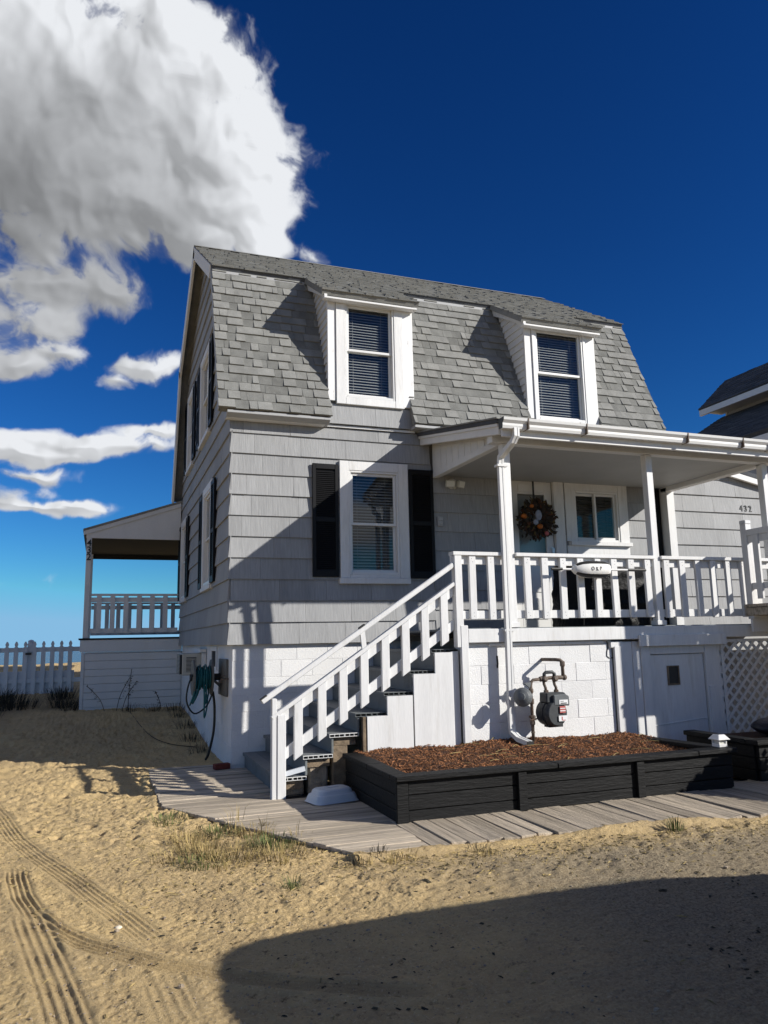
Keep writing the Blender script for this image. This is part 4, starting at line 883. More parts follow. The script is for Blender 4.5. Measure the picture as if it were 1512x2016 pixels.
# ------------------------------------------------------------------ raised bed
def planter():
    p = thing('planter_box', (2.5, -2.7, 0), 'long low black timber raised bed filled with bark mulch', 'planter')
    X0, X1, Y0, Y1 = .835, 4.30, -3.45, -1.99
    for i, (a, b_) in enumerate(((.025, .115), (.121, .235), (.241, .352))):
        box('side_board', 'blackwood', p, X0+.09, X1, Y0+r_(.004), Y0+.04, a, b_, .005)
        box('side_board', 'blackwood', p, X0+r_(.003), X0+.04, Y0+.04, Y1-.02, a, b_, .005); box('side_board', 'blackwood', p, X1-.04, X1, Y0+.042, Y1-.3, a, b_, .005)
    box('corner_post', 'blackwood', p, X0-.015, X0+.088, Y0-.012, Y0+.035, .02, .353, .005)
    for x in (1.93, 3.16): box('batten', 'blackwood', p, x, x+.085, Y0-.035, Y0-.002, .028, .345, .005)
    box('cap_board', 'blackwood', p, X0-.03, 2.32, Y0-.05, Y0+.11, .356, .397, .006); box('cap_board', 'blackwood', p, 2.324, 3.86, Y0-.052, Y0+.108, .355, .398, .006); box('cap_board', 'blackwood', p, 3.864, X1+.03, Y0-.05, Y0+.11, .357, .40, .006)
    MB().add([(X0-.03, Y0+.112, .356), (X0+.12, Y0+.112, .356), (X0+.13, -2.75, .356), (X0-.03, -2.75, .356), (X0-.03, Y0+.112, .396), (X0+.12, Y0+.112, .396), (X0+.13, -2.75, .398), (X0-.03, -2.75, .398)], BF).build('cap_board', 'blackwood', p, bevel=.006)
    box('cap_board', 'blackwood', p, X0-.03, X0+.135, -2.745, -2.005, .357, .40, .006)
    MB().add([(4.17, Y0+.112, .356), (4.33, Y0+.112, .356), (4.20, -2.3, .356), (4.04, -2.3, .356), (4.17, Y0+.112, .397), (4.33, Y0+.112, .397), (4.20, -2.3, .397), (4.04, -2.3, .397)], BF).build('cap_board', 'blackwood', p, bevel=.006)
    # mulch
    nx, ny = 150, 66; xs = np.linspace(.93, 4.20, nx); ys = np.linspace(-3.37, -1.93, ny); Xg, Yg = np.meshgrid(xs, ys)
    Z = .338+.06*sstep(-3.2, -2.1, Yg)+.03*fbm(Xg, Yg, 3, 3)+.02*fbm(Xg, Yg, 14, 3)
    vs = np.stack([Xg, Yg, Z], -1).reshape(-1, 3); fs = [(j*nx+i, j*nx+i+1, (j+1)*nx+i+1, (j+1)*nx+i) for j in range(ny-1) for i in range(nx-1)]
    b = MB(); b.v = [tuple(q) for q in vs]; b.f = fs; base = b.build('mulch', 'mulchbase', None, smooth=True, recalc=False)
    tag(base, 'reddish brown bark mulch spread in the black raised bed', kind='stuff')
    r = random.Random(2); c = MB()
    for k in range(11000):
        x = r.uniform(.95, 4.18); yv = r.uniform(-3.33, -1.95)
        i = int((x-.93)/(3.27)*(nx-1)); j = int((yv+3.37)/1.44*(ny-1)); z = Z[j, i]+r.uniform(-.004, .012)
        L = r.uniform(.012, .038)*(1.4 if r.random() < .06 else 1); w = r.uniform(.003, .010); h = r.uniform(.002, .005); t = r.uniform(0, math.pi); tl = r.gauss(0, .4)
        d = Vector((math.cos(t)*math.cos(tl), math.sin(t)*math.cos(tl), math.sin(tl))); q = Vector((-math.sin(t), math.cos(t), r.gauss(0, .3))).normalized(); n = d.cross(q).normalized(); o = Vector((x, yv, z))
        c.add([o+d*sx*L/2+q*sy*w/2+n*sz*h/2 for sz in (-1, 1) for sx, sy in ((-1,-1),(1,-1),(1,1),(-1,1))], BF)
    c.build('chips', 'mulch', base, recalc=False)['kind'] = 'stuff'
    c = MB()
    for k in range(26):
        x = r.uniform(1.6, 4.1); yv = r.uniform(-3.1, -2.05); i = int((x-.93)/(3.27)*(nx-1)); j = int((yv+3.37)/1.44*(ny-1)); z = Z[j, i]+.014; t = r.uniform(-.9, .9); L = r.uniform(.08, .22)
        c.tube([(x, yv, z), (x+L*.5*math.cos(t), yv+L*.5*math.sin(t), z+r.uniform(.0, .02)), (x+L*math.cos(t), yv+L*math.sin(t), z+.002)], .0028, 5)
    c.build('twigs', 'drygrass', base, recalc=False)['kind'] = 'stuff'
    return Z
def r_(a): return random.uniform(0, a)
planter()
def planter2():
    p = thing('planter_box', (5.8, -2.7, 0), 'taller black timber bed standing in shade before the white lattice', 'planter')
    X0, X1, Y0, Y1 = 4.72, 6.9, -3.35, -2.35
    for a, b_ in ((.02, .13), (.136, .25), (.256, .38)):
        box('side_board', 'blackwood', p, X0+.02, X1, Y0, Y0+.04, a, b_, .005); box('side_board', 'blackwood', p, X0, X0+.04, Y0+.042, Y1, a, b_, .005)
    box('cap_board', 'blackwood', p, X0-.04, X1, Y0-.05, Y0+.11, .383, .43, .006); box('cap_board', 'blackwood', p, X0-.04, X0+.11, Y0+.113, Y1, .383, .43, .006)
    box('soil', 'mulchbase', p, X0+.045, X1-.02, Y0+.045, Y1-.01, .05, .36, 0)
    # dark bag lying on it
    b = MB().ball((5.62, -2.75, .46), 1., 12, (.30, .2, .085))
    for i, q in enumerate(b.v): n = vnoise(np.array([q[0]*9]), np.array([q[1]*9+q[2]*7]))[0]; b.v[i] = (q[0], q[1]+n*.03, max(.363, q[2]+n*.045))
    tag(b.build('plastic_bag', 'bag', None, smooth=True), 'crumpled dark plastic bag lying in the bed before the lattice', 'bag')
planter2()

# ------------------------------------------------------------------ things on and by the house
def solar():
    x, yv, z = 4.235, -3.37, .4005
    s = thing('solar_light', (x, yv, z), 'small white solar post-cap light on the corner of the black bed', 'light')
    MB().box(x-.05, x+.05, yv-.05, yv+.05, z, z+.032).build('base', 'vinyl', s, bevel=.004)
    MB().box(x-.036, x+.036, yv-.036, yv+.036, z+.033, z+.068).build('lens', 'lens', s)
    for sx in (-1, 1):
        for sy in (-1, 1): MB().box(x+sx*.042-.006, x+sx*.042+.006, yv+sy*.042-.006, yv+sy*.042+.006, z+.033, z+.069).build('pillar', 'vinyl', s)
    a, b_, c, d = .075, .038, z+.070, z+.118
    MB().add([(x-a,yv-a,c),(x+a,yv-a,c),(x+a,yv+a,c),(x-a,yv+a,c),(x-b_,yv-b_,d),(x+b_,yv-b_,d),(x+b_,yv+b_,d),(x-b_,yv+b_,d)], BF).build('cap', 'vinyl', s, bevel=.004)
    MB().box(x-.026, x+.026, yv-.026, yv+.026, d+.001, d+.004).build('solar_cell', 'panel', s)
solar()
def gas_meter():
    g = thing('gas_meter', (2.95, -2.2, .4), 'grey gas meter with round regulator and rusty pipes on white block wall', 'gas meter')
    yr = -2.2
    rb = (2.855, yr)
    p = MB().tube([(2.855, yr, .36), (2.855, yr, .98), (2.862, yr, 1.02), (2.885, yr, 1.04), (2.99, yr, 1.045)], .017, 10).build('riser_pipe', 'pipe', g, smooth=True)
    for z, r, h in ((.60, .028, .05), (.66, .036, .03), (.82, .027, .06), (.93, .026, .05), (.50, .022, .02)): MB().lathe([(r*.8, -h/2), (r, -h/3), (r, h/3), (r*.8, h/2)], (2.855, yr, z), n=8).build('coupling', 'pipe', g)
    MB().lathe([(.006, -.05), (.010, -.03), (.010, .03), (.006, .05)], (2.855, yr-.03, .635), (1, .1, .1), 6).build('valve_key', 'pipe', g)
    ax = Vector((-.62, -.66, .12)); c = Vector((2.735, yr-.03, .87))
    rg = MB().lathe([(.03, -.07), (.085, -.03), (.098, -.02), (.1, -.006), (.1, .006), (.095, .018), (.07, .04), (.04, .055), (.038, .075), (.0, .08)], c, ax, 24).build('regulator', 'regu', g, smooth=False)
    bl = MB(); e = ax.normalized().orthogonal().normalized(); q = ax.normalized().cross(e)
    for k in range(8):
        t = 2*math.pi*k/8; bl.ball(c+(e*math.cos(t)+q*math.sin(t))*.09+ax.normalized()*.012, .008, 5)
    bl.build('bolts', 'pipe', rg); MB().tube([c+Vector((.03, .02, 0)), (2.86, yr, .88)], .022, 8).build('neck', 'regu', g)
    MB().prism([(2.775, 1.005), (2.85, 1.02), (2.835, .96)], lambda p_: (p_[0], yr-.02, p_[1]), lambda p_: (p_[0], yr+.02, p_[1])).build('vent_bracket', 'regu', g)
    # valve bar and the two legs into the meter
    MB().tube([(2.97, yr, 1.045), (3.03, yr, 1.055)], .028, 8).build('coupling', 'pipe', g); MB().tube([(3.01, yr, 1.05), (3.20, yr, 1.06)], .019, 8).build('valve_bar', 'pipe', g)
    MB().tube([(3.02, yr-.01, 1.06), (3.02, yr-.01, 1.10), (3.04, yr-.01, 1.115), (3.12, yr-.01, 1.117), (3.145, yr-.01, 1.10), (3.145, yr-.01, 1.05)], .019, 8).build('bypass_pipe', 'ironmeter', g, smooth=True)
    for x in (3.02, 3.148): MB().lathe([(.02, -.03), (.032, -.02), (.032, .02), (.02, .03)], (x, yr-.015, 1.045), (0, -1, .15), 8).build('valve', 'pipe', g)
    MB().tube([(3.015, yr, 1.04), (3.02, yr, .99), (3.035, yr, .955), (3.04, yr, .90)], .016, 8).build('meter_pipe', 'pipe', g, smooth=True); MB().tube([(3.14, yr, 1.04), (3.15, yr, .98), (3.165, yr, .955), (3.165, yr, .91)], .016, 8).build('meter_pipe', 'pipe', g, smooth=True)
    for x in (3.04, 3.165): MB().lathe([(.022, -.015), (.027, -.01), (.027, .01), (.022, .015)], (x, yr, .915), n=6).build('coupling', 'pipe', g)
    MB().tube([(3.17, yr, 1.055), (3.285, yr, 1.055)], .022, 8).build('outlet_pipe', 'pipe', g); MB().ball((3.275, yr, 1.055), .032, 8).build('coupling', 'pipe', g)
    MB().tube([(3.262, yr, 1.06), (3.262, yr, 1.20), (3.255, yr, 1.225), (3.235, yr, 1.24), (3.20, yr+.03, 1.245), (3.16, -1.93, 1.245)], .019, 10).build('outlet_pipe', 'pipe', g, smooth=True)
    MB().lathe([(.022, -.03), (.028, -.02), (.028, .02), (.022, .03)], (3.262, yr, 1.20), n=8).build('coupling', 'pipe', g)
    # body
    bx = thing
    b = MB().prism([(2.985, .80), (3.24, .79), (3.24, .875), (3.21, .905), (2.99, .905)], lambda q_: (q_[0], yr-.09, q_[1]), lambda q_: (q_[0], yr+.06, q_[1])).build('index_box', 'ironmeter', g, bevel=.01)
    MB().prism([(3.055, .775), (3.245, .765), (3.245, .865), (3.20, .888), (3.055, .882)], lambda q_: (q_[0], yr-.125, q_[1]), lambda q_: (q_[0], yr-.091, q_[1])).build('index_cover', 'regu', g, bevel=.008)
    drum = MB().lathe([(.10, -.12), (.135, -.10), (.14, -.05), (.14, -.02), (.148, -.018), (.148, .02), (.14, .022), (.14, .06), (.125, .1), (.118, .105), (.0, .106)], (3.088, yr-.01, .69), (.12, -1, -.02), 32).build('meter_drum', 'ironmeter', g)
    MB().box(3.02, 3.19, yr-.06, yr+.04, .545, .575).build('foot', 'ironmeter', g)
    yl = yr-.1225
    MB().box(3.10, 3.205, yl-.006, yl-.003, .61, .668).build('label_plate', 'labelw', g); MB().box(3.118, 3.188, yl-.006, yl-.003, .695, .765).build('label_plate', 'labelr', g)
    MB().box(3.12, 3.185, yl-.008, yl-.0065, .712, .722).box(3.12, 3.185, yl-.008, yl-.0065, .738, .746).build('label_stripe', 'labelw', g)
    MB().box(3.135, 3.145, yl-.008, yl-.0065, .62, .658).box(3.145, 3.18, yl-.008, yl-.0065, .617, .624).build('label_stripe', 'labelr', g)
    MB().box(3.115, 3.222, yr-.129, yr-.1255, .785, .83).build('label_plate', 'labelw', g); MB().box(3.13, 3.205, yr-.1305, yr-.1295, .79, .80).box(3.13, 3.17, yr-.1305, yr-.1295, .812, .817).build('label_stripe', 'ink', g)
gas_meter()
def buoy():
    z = 2.243; yv = -2.125
    b = thing('lobster_buoy', (3.76, yv, z-.1), 'white buoy with black bands marked OKP, strung on a rod along the rail', 'buoy')
    prof = [(.03, -.245), (.055, -.215), (.083, -.15), (.096, -.06), (.098, .06), (.094, .17), (.08, .215), (.05, .225), (.02, .226)]
    for k0, k1, m_ in ((-1, 1, 0), ):
        pass
    body = MB(); n = 24; vs = []; 
    for (r, h) in prof:
        for k in range(n):
            t = 2*math.pi*(k+.5)/n; vs.append((3.765+h, yv-math.cos(t)*r, z+math.sin(t)*r))
    fs = [(i*n+k, i*n+(k+1) % n, (i+1)*n+(k+1) % n, (i+1)*n+k) for i in range(len(prof)-1) for k in range(n)]+[tuple(range(n)), tuple(range((len(prof)-1)*n, len(prof)*n))]
    body.add(vs, fs); o = body.build('body', 'foam', b, smooth=True); me = o.data; me.materials.append(MT['ink'])
    for p in me.polygons:
        c = p.center; t = math.atan2(c.z-z, -(c.y-yv)); 
        if .62 < abs(t) < 1.5 and c.x > 3.565: p.material_index = 1
    MB().tube([(3.345, yv, z), (4.30, yv, z)], .012, 8).build('rod', 'whitewood', b)
    for a, c in ((3.24, 3.38), (4.27, 4.52)): MB().tube([(a, yv, z), (c, yv, z)], .017, 8).build('grip', 'ink', b)
    text_obj('lettering', 'O', .062, .002, 'ink', b, Matrix.Translation((3.725, yv-.0985, z)) @ Matrix.Rotation(rad(90), 4, 'X'), sx=.8)
    text_obj('lettering', 'K', .06, .002, 'ink', b, Matrix.Translation((3.783, yv-.0985, z-.002)) @ Matrix.Rotation(rad(90), 4, 'X'), sx=.8)
    text_obj('lettering', 'P', .057, .002, 'ink', b, Matrix.Translation((3.83, yv-.098, z+.003)) @ Matrix.Rotation(rad(90), 4, 'X'), sx=.8)
buoy()
def grill():
    g = thing('covered_grill', (4.6, -1.2, 1.603), 'barbecue grill under a creased black cover on the porch floor', 'grill')
    nx, nz = 40, 26; vs = []; fs = []
    for j in range(nz+1):
        t = j/nz; z = 1.605+.86*t
        wx = .66*(1-.10*t); wy = .30*(1-.08*t)
        if t > .86: s = math.sqrt(max(0, 1-((t-.86)/.14)**2)); wx *= .55+.45*s; wy *= .25+.75*s
        for i in range(nx):
            a = 2*math.pi*i/nx; ca, sa = math.cos(a), math.sin(a); x = wx*math.copysign(abs(ca)**.35, ca); yv = wy*math.copysign(abs(sa)**.35, sa)
            n = vnoise(np.array([i*.9]), np.array([j*.22]))[0]*.05+vnoise(np.array([i*.5+9]), np.array([j*.9]))[0]*.035
            vs.append((4.60+x*(1+n), -1.15+yv*(1+n*2), z+n*.12*(1 if t > .1 else 0)))
    for j in range(nz):
        for i in range(nx): fs.append((j*nx+i, j*nx+(i+1) % nx, (j+1)*nx+(i+1) % nx, (j+1)*nx+i))
    fs.append(tuple(range(nz*nx, nz*nx+nx))); MB().add(vs, fs).build('cover', 'cover', g, smooth=True)
    MB().tube([(4.08, -1.50, 2.0), (4.08, -1.46, 1.62)], .006, 5).build('tie_cord', 'ink', g)
grill()
def wreath():
    c = Vector((4.315, -.10, 3.155)); r = random.Random(8)
    w = thing('wreath', c, 'autumn leaf wreath with orange pumpkins hanging on the front door', 'wreath')
    def leaves(n, ms, rad0, spread, L):
        b = MB()
        for k in range(n):
            t = r.uniform(0, 2*math.pi); rr = rad0+r.gauss(0, spread); o = c+Vector((math.cos(t)*rr, -r.uniform(-.01, .07), math.sin(t)*rr)); a = t+r.uniform(-1.2, 1.2); d = Vector((math.cos(a), r.uniform(-.6, .2), math.sin(a))).normalized(); q = d.cross(Vector((r.gauss(0, .5), -1, r.gauss(0, .5)))).normalized(); l = L*r.uniform(.6, 1.4)
            b.add([o, o+d*l*.5+q*l*.25, o+d*l, o+d*l*.5-q*l*.25], [(0, 1, 2, 3)])
        b.build('leaves', ms, w, recalc=False)['kind'] = 'stuff'
    leaves(620, 'darkleaf', .165, .05, .07); leaves(150, 'rust', .17, .05, .07); leaves(80, 'straw', .20, .04, .07)
    ring = MB(); N = 28
    for i in range(N):
        pass
    pts = [c+Vector((math.cos(t)*.18, 0, math.sin(t)*.18)) for t in np.linspace(0, 2*math.pi, 29)]
    MB().tube(pts, .03, 7, cap=False).build('ring', 'darkleaf', w)
    for dx, dz, s in ((.02, -.11, .045), (-.23, .03, .045), (-.10, .18, .035)): MB().ball(c+Vector((dx, -.07, dz)), s, 10, (1, .9, .82)).build('pumpkin', 'orange', w, smooth=True)
    MB().ball(c+Vector((.12, -.08, -.21)), .032, 8).build('bauble', 'pink', w, smooth=True)
    b = MB().ball(c+Vector((0, -.08, .05)), .065, 10, (.8, .5, 1.2)).ball(c+Vector((-.05, -.08, -.05)), .042, 10, (1, .5, 1)); b.build('cloth_figure', 'bluewhite', w, smooth=True)
    MB().box(4.305, 4.335, -.066, -.0625, 3.34, 3.72).build('hanger', 'ink', w)
wreath()
def floodlight():
    f = thing('security_light', (3.03, -.05, 3.6), 'twin-headed security floodlight on grey siding under the porch', 'light')
    MB().lathe([(.075, 0), (.075, .02), (.06, .04), (.0, .045)], (3.04, -.034, 3.62), (0, -1, 0), 20).build('base', 'vinyl', f)
    for cx, rot in ((2.965, -10), (3.12, 28)):
        R_ = Matrix.Rotation(rad(rot), 4, 'Z') @ Matrix.Rotation(rad(14), 4, 'X'); o = Vector((cx, -.14, 3.60))
        xf = lambda p: o+(R_ @ Vector(p))
        h = MB().add([(-.07,-.03,-.05),(.07,-.03,-.05),(.05,.06,-.035),(-.05,.06,-.035),(-.07,-.03,.05),(.07,-.03,.05),(.05,.06,.035),(-.05,.06,.035)], BF).build('lamp_head', 'acm', f, xf=xf, bevel=.006); MB().box(-.056, .056, -.034, -.031, -.038, .038).build('lens', 'lens', h, xf=xf)
        MB().tube([(cx, -.10, 3.60), (3.04, -.06, 3.63)], .014, 8).build('arm', 'acm', f)
    MB().ball((3.045, -.10, 3.565), .03, 8).build('sensor', 'acm', f, smooth=True)
floodlight()
def outlet():
    o = thing('outlet_box', (2.84, -.04, 3.05), 'small grey weatherproof outlet box on the siding beside the shutter', 'outlet')
    MB().box(2.80, 2.88, -.062, -.030, 3.02, 3.15).build('plate', 'trimgrey', o, bevel=.004)
    for z in (3.04, 3.095): MB().box(2.812, 2.868, -.074, -.0625, z, z+.042).build('flap', 'trimgrey', o, bevel=.003)
outlet()
# house numbers
hn = thing('house_number', (8.28, -.05, 3.43), 'black numerals 432 fixed on the grey wing wall', 'number')
for k, ch in enumerate('432'):
    text_obj('numeral', ch, .145, .003, 'digit', hn, Matrix.Translation((8.188+.093*k, -.0365, 3.475)) @ Matrix.Rotation(rad(90), 4, 'X'), offset=.002, sx=.9)
hn = thing('house_number', (RX0+.055, RY-.02, 3.2), 'black numerals 432 running down the rear porch post', 'number')
for k, ch in enumerate('432'):
    text_obj('numeral', ch, .18, .008, 'digit', hn, Matrix.Translation((RX0+.058, RY-.022, 3.455-.135*k)) @ Matrix.Rotation(rad(90), 4, 'X'), offset=.002)
def air_con():
    a = thing('air_conditioner', (-.15, 2.9, 1.0), 'beige window air conditioner sticking out of the block foundation', 'air conditioner')
    x0, y0, y1, z0, z1 = -.33, 2.62, 3.2, 1.03, 1.36
    MB().box(x0+.03, .06, y0, y1, z0, z1).build('case', 'acm', a, bevel=.012); MB().box(x0+.0, x0+.0295, y0+.02, y1-.02, z0+.02, z1-.02).build('grille_back', 'ink', a)
    for k in range(14): MB().box(x0-.008, x0-.001, y0+.06, y1-.04, z0+.03+.02*k, z0+.04+.02*k).build('grille_slat', 'acm', a)
    # the side that faces the street carries louvres as well
    MB().box(x0+.09, -.09, y0-.006, y0-.0005, z0+.05, z1-.06).build('side_grille', 'ink', a)
    for k in range(11): MB().box(x0+.085, -.085, y0-.014, y0-.0065, z0+.055+.0195*k, z0+.064+.0195*k).build('grille_slat', 'acm', a)
    MB().box(-.06, .03, y0-.22, y1+.1, z1+.01, z1+.06).build('head_trim', 'white', a); MB().box(-.02, .03, y0-.2, y0-.02, z0-.06, z1).build('side_trim', 'white', a)
air_con()
def hose_reel():
    h = thing('hose_reel', (-.2, 1.2, .8), 'grey wall hose reel wound with teal hose on the block foundation', 'hose reel')
    MB().box(.006, .036, .30, .95, .84, 1.30).build('back_board', 'reelgrey', h, bevel=.006)
    yc, zc = .78, 1.07
    for xx in (-.34, -.11): MB().lathe([(.0, -.012), (.20, -.012), (.225, -.01), (.225, .01), (.20, .012), (.17, .005), (.08, .005), (.0, .012)], (xx, yc, zc), (1, 0, 0), 28).build('flange', 'reelgrey', h)
    MB().tube([(-.38, yc, zc), (.01, yc, zc)], .045, 12).build('drum', 'hosedark', h)
    MB().beam((.01, yc, zc-.12), (-.10, yc, zc-.02), .05, .03).build('bracket', 'reelgrey', h)
    b = MB(); r = random.Random(4)
    for k in range(8):
        xx = -.31+.024*k; rr = .12+.018*(k % 3); pts = [(xx+.006*math.sin(t*.5), yc+math.cos(t)*rr, zc+math.sin(t)*rr) for t in np.linspace(0, 6.28, 18)]; b.tube(pts, .012, 6)
    for k in range(4):
        xx = -.30+.04*k; d = r.uniform(.28, .52); lx = r.uniform(-.1, .05)
        b.tube(smooth_pts([(xx, yc-.12, zc+.03), (xx+lx*.4, yc-.15, zc-d*.5), (xx+lx, yc-.10+r.uniform(-.04, .04), zc-d), (xx+lx*.7+.05, yc-.02, zc-d*.6), (xx+.02, yc+.1, zc-.05)]), .010, 6)
    b.build('hose', 'hose', h, smooth=True)
    MB().tube(smooth_pts([(-.30, yc-.10, zc+.12), (-.40, yc-.14, zc-.05), (-.43, yc-.14, zc-.28), (-.33, yc-.12, zc-.44), (-.18, yc-.1, zc-.36), (-.10, yc-.08, zc-.2)]), .011, 6).build('loop', 'hosedark', h, smooth=True)
    MB().tube(smooth_pts([(-.10, yc-.1, zc-.18), (-.07, yc-.06, .7), (-.07, yc-.02, .4), (-.12, yc+.04, .12), (-.15, yc+.1, .03)]), .016, 6).build('feed_hose', 'hosedark', h, smooth=True)
    MB().tube([(.03, .24, 1.06), (-.06, .24, 1.06), (-.07, .24, 1.02)], .012, 6).build('tap', 'pipe', h); MB().lathe([(.0, -.005), (.03, -.005), (.03, .005), (0, .005)], (-.03, .24, 1.1), (0, 0, 1), 8).build('tap_wheel', 'pipe', h)
def smooth_pts(p, n=5):
    p = [Vector(q) for q in p]; out = []
    for i in range(len(p)-1):
        a, b_, c, d = p[max(i-1, 0)], p[i], p[i+1], p[min(i+2, len(p)-1)]
        for k in range(n):
            t = k/n; out.append(.5*((2*b_)+(c-a)*t+(2*a-5*b_+4*c-d)*t*t+(3*b_-a-3*c+d)*t**3))
    return out+[p[-1]]
hose_reel()
def tub():
    x, yv = .60, -2.33; t = thing('plastic_tub', (x, yv, .03), 'upturned pale grey plastic tub on the planks beside the black bed', 'tub')
    def ring(a, b_, z, r=.06, n=5):
        out = []
        for cx, cy, s in ((a-r, b_-r, 0), (-a+r, b_-r, 1), (-a+r, -b_+r, 2), (a-r, -b_+r, 3)):
            for k in range(n): t_ = math.pi/2*(s+k/(n-1)); out.append((cx+math.cos(t_)*r, cy+math.sin(t_)*r, z))
        return out
    lv = [(.225, .165, .034), (.215, .155, .042), (.205, .145, .075), (.195, .135, .10), (.180, .12, .102), (.170, .11, .135), (.155, .095, .148), (.12, .06, .148)]
    b = MB(); n = 20
    for l in lv: b.v += ring(*l)
    for i in range(len(lv)-1): b.f += [(i*n+k, i*n+(k+1) % n, (i+1)*n+(k+1) % n, (i+1)*n+k) for k in range(n)]
    b.f.append(tuple(range((len(lv)-1)*n, len(lv)*n)))
    R_ = Matrix.Rotation(rad(12), 3, 'Z'); xf = lambda p: Vector((x, yv, 0))+R_ @ Vector(p)
    o = b.build('shell', 'tub', t, xf=xf, smooth=False, bevel=.004); MB().box(-.07, .07, -.01, .01, .1485, .153).box(-.12, -.09, -.05, .05, .1485, .152).build('ridge', 'tub', t, xf=xf)
tub()
bk = MB().box(-.10, .085, -.05, .045, 0, .062).build('brick', 'redbrick', None, bevel=.005, xf=lambda p: (p[0]*.98-p[1]*.2-.07, p[1]*.98+p[0]*.2-.0, p[2]+.034))
tag(bk, 'single dark red brick lying at the foundation corner', 'brick')

# ------------------------------------------------------------------ side landing with railing, right of the porch
def landing():
    l = thing('raised_landing', (6.9, -2.8, 0), 'white railed landing raised beside the right end of the porch', 'landing')
    X0, X1, Y0, Y1 = 6.045, 9.6, -3.52, -2.06  # unseen far end stretched so its shadow covers the lattice
    box('rim', 'plank', l, X0, X1, Y0, Y1, 1.70, 1.80, .006); 
    y = Y0
    while y < Y1: MB().box(X0-.02, X1, y, min(y+.136, Y1), 1.802, 1.84).build('floor_board', 'plank', l, bevel=.004); y += .14
    box('skirt', 'white', l, X0+.03, X1-.03, Y1-.06, Y1-.03, 1.50, 1.698, .003)
    for x, yv in ((X0+.02, Y1-.1), (X0+.02, Y0+.005), (X1-.1, Y0+.005), (X1-.1, Y1-.1)):
        p = box('post', 'whitewood', l, x, x+.092, yv, yv+.092, (1.66 if yv > -2.5 else 0.0), 2.84, .004); MB().box(x-.004, x+.096, yv-.004, yv+.096, 2.841, 2.89).build('post_cap', 'whitewood', p, bevel=.008)
    x = X0+.04
    r = box('railing', 'whitewood', l, x-.02, x+.05, Y0+.1, Y1-.102, 2.69, 2.765, .004)
    MB().box(x, x+.035, Y0+.1, Y1-.102, 2.02, 2.10).build('rail', 'whitewood', r); MB().box(x, x+.035, Y0+.1, Y1-.102, 2.60, 2.688).build('rail', 'whitewood', r)
    y = Y1-.28
    while y > Y0+.12: MB().box(x-.03, x-.0005, y, y+.085, 1.90, 2.688).build('baluster', 'whitewood', r); y -= .235
    sk = box('skirt', 'whitewood', l, X0+.5, X1-.105, Y0+.022, Y0+.05, 1.60, 1.698, .003)  # unseen skirt added to keep the sun off the lattice
    xx = X0+.5
    while xx < X1-.2: MB().box(xx, min(xx+.146, X1-.11), Y0+.0, Y0+.021, .50, 1.698).build('skirt_board', 'whitewood', sk); xx += .15
    # unseen boarded front, added to shade the porch beam and crawl door
    s = box('shade_screen', 'whitewood', l, X0+.115, X1-.105, Y0+.02, Y0+.05, 2.62, 2.70, .003)
    xx = X0+.12; q = random.Random(3)
    while xx < X1-.2:
        w = .14
        MB().box(xx, min(xx+w-.004, X1-.11), Y0+.0, Y0+.019, 1.72, 2.70).build('shade_screen_board', 'whitewood', s); xx += w+(.028 if q.random() < .25 else 0)
landing()
# unseen shrub added at right to cast the round shadow on the bed
def shrub():
    c = Vector((5.66, -4.66, .0)); t = thing('shrub', c, 'round evergreen shrub added out of view to shade the black bed', 'shrub')
    r = random.Random(6)
    for k in range(5): a = r.uniform(0, 6.28); MB().tube([c+Vector((0, 0, -.05)), c+Vector((math.cos(a)*.12, math.sin(a)*.12, .4)), c+Vector((math.cos(a)*.3, math.sin(a)*.3, .85))], [.03, .022, .008], 6).build('stem', 'bark', t)
    b = MB()
    for k in range(9000):
        while True:
            p = Vector((r.uniform(-1, 1), r.uniform(-1, 1), r.uniform(-1, 1)))
            if .25 < p.length < 1: break
        s = 1+.12*math.sin(p.x*7+1)*math.cos(p.z*6)
        o = c+Vector((p.x*.50*s, p.y*.50*s, .62+p.z*.56*s)); d = Vector((r.gauss(0, 1), r.gauss(0, 1), r.gauss(.4, 1))).normalized(); q = d.orthogonal().normalized(); L = r.uniform(.06, .10)
        b.add([o, o+d*L*.5+q*L*.28, o+d*L, o+d*L*.5-q*L*.28], [(0, 1, 2, 3)])
    b.build('foliage', 'evergreen', t, recalc=False)
shrub()
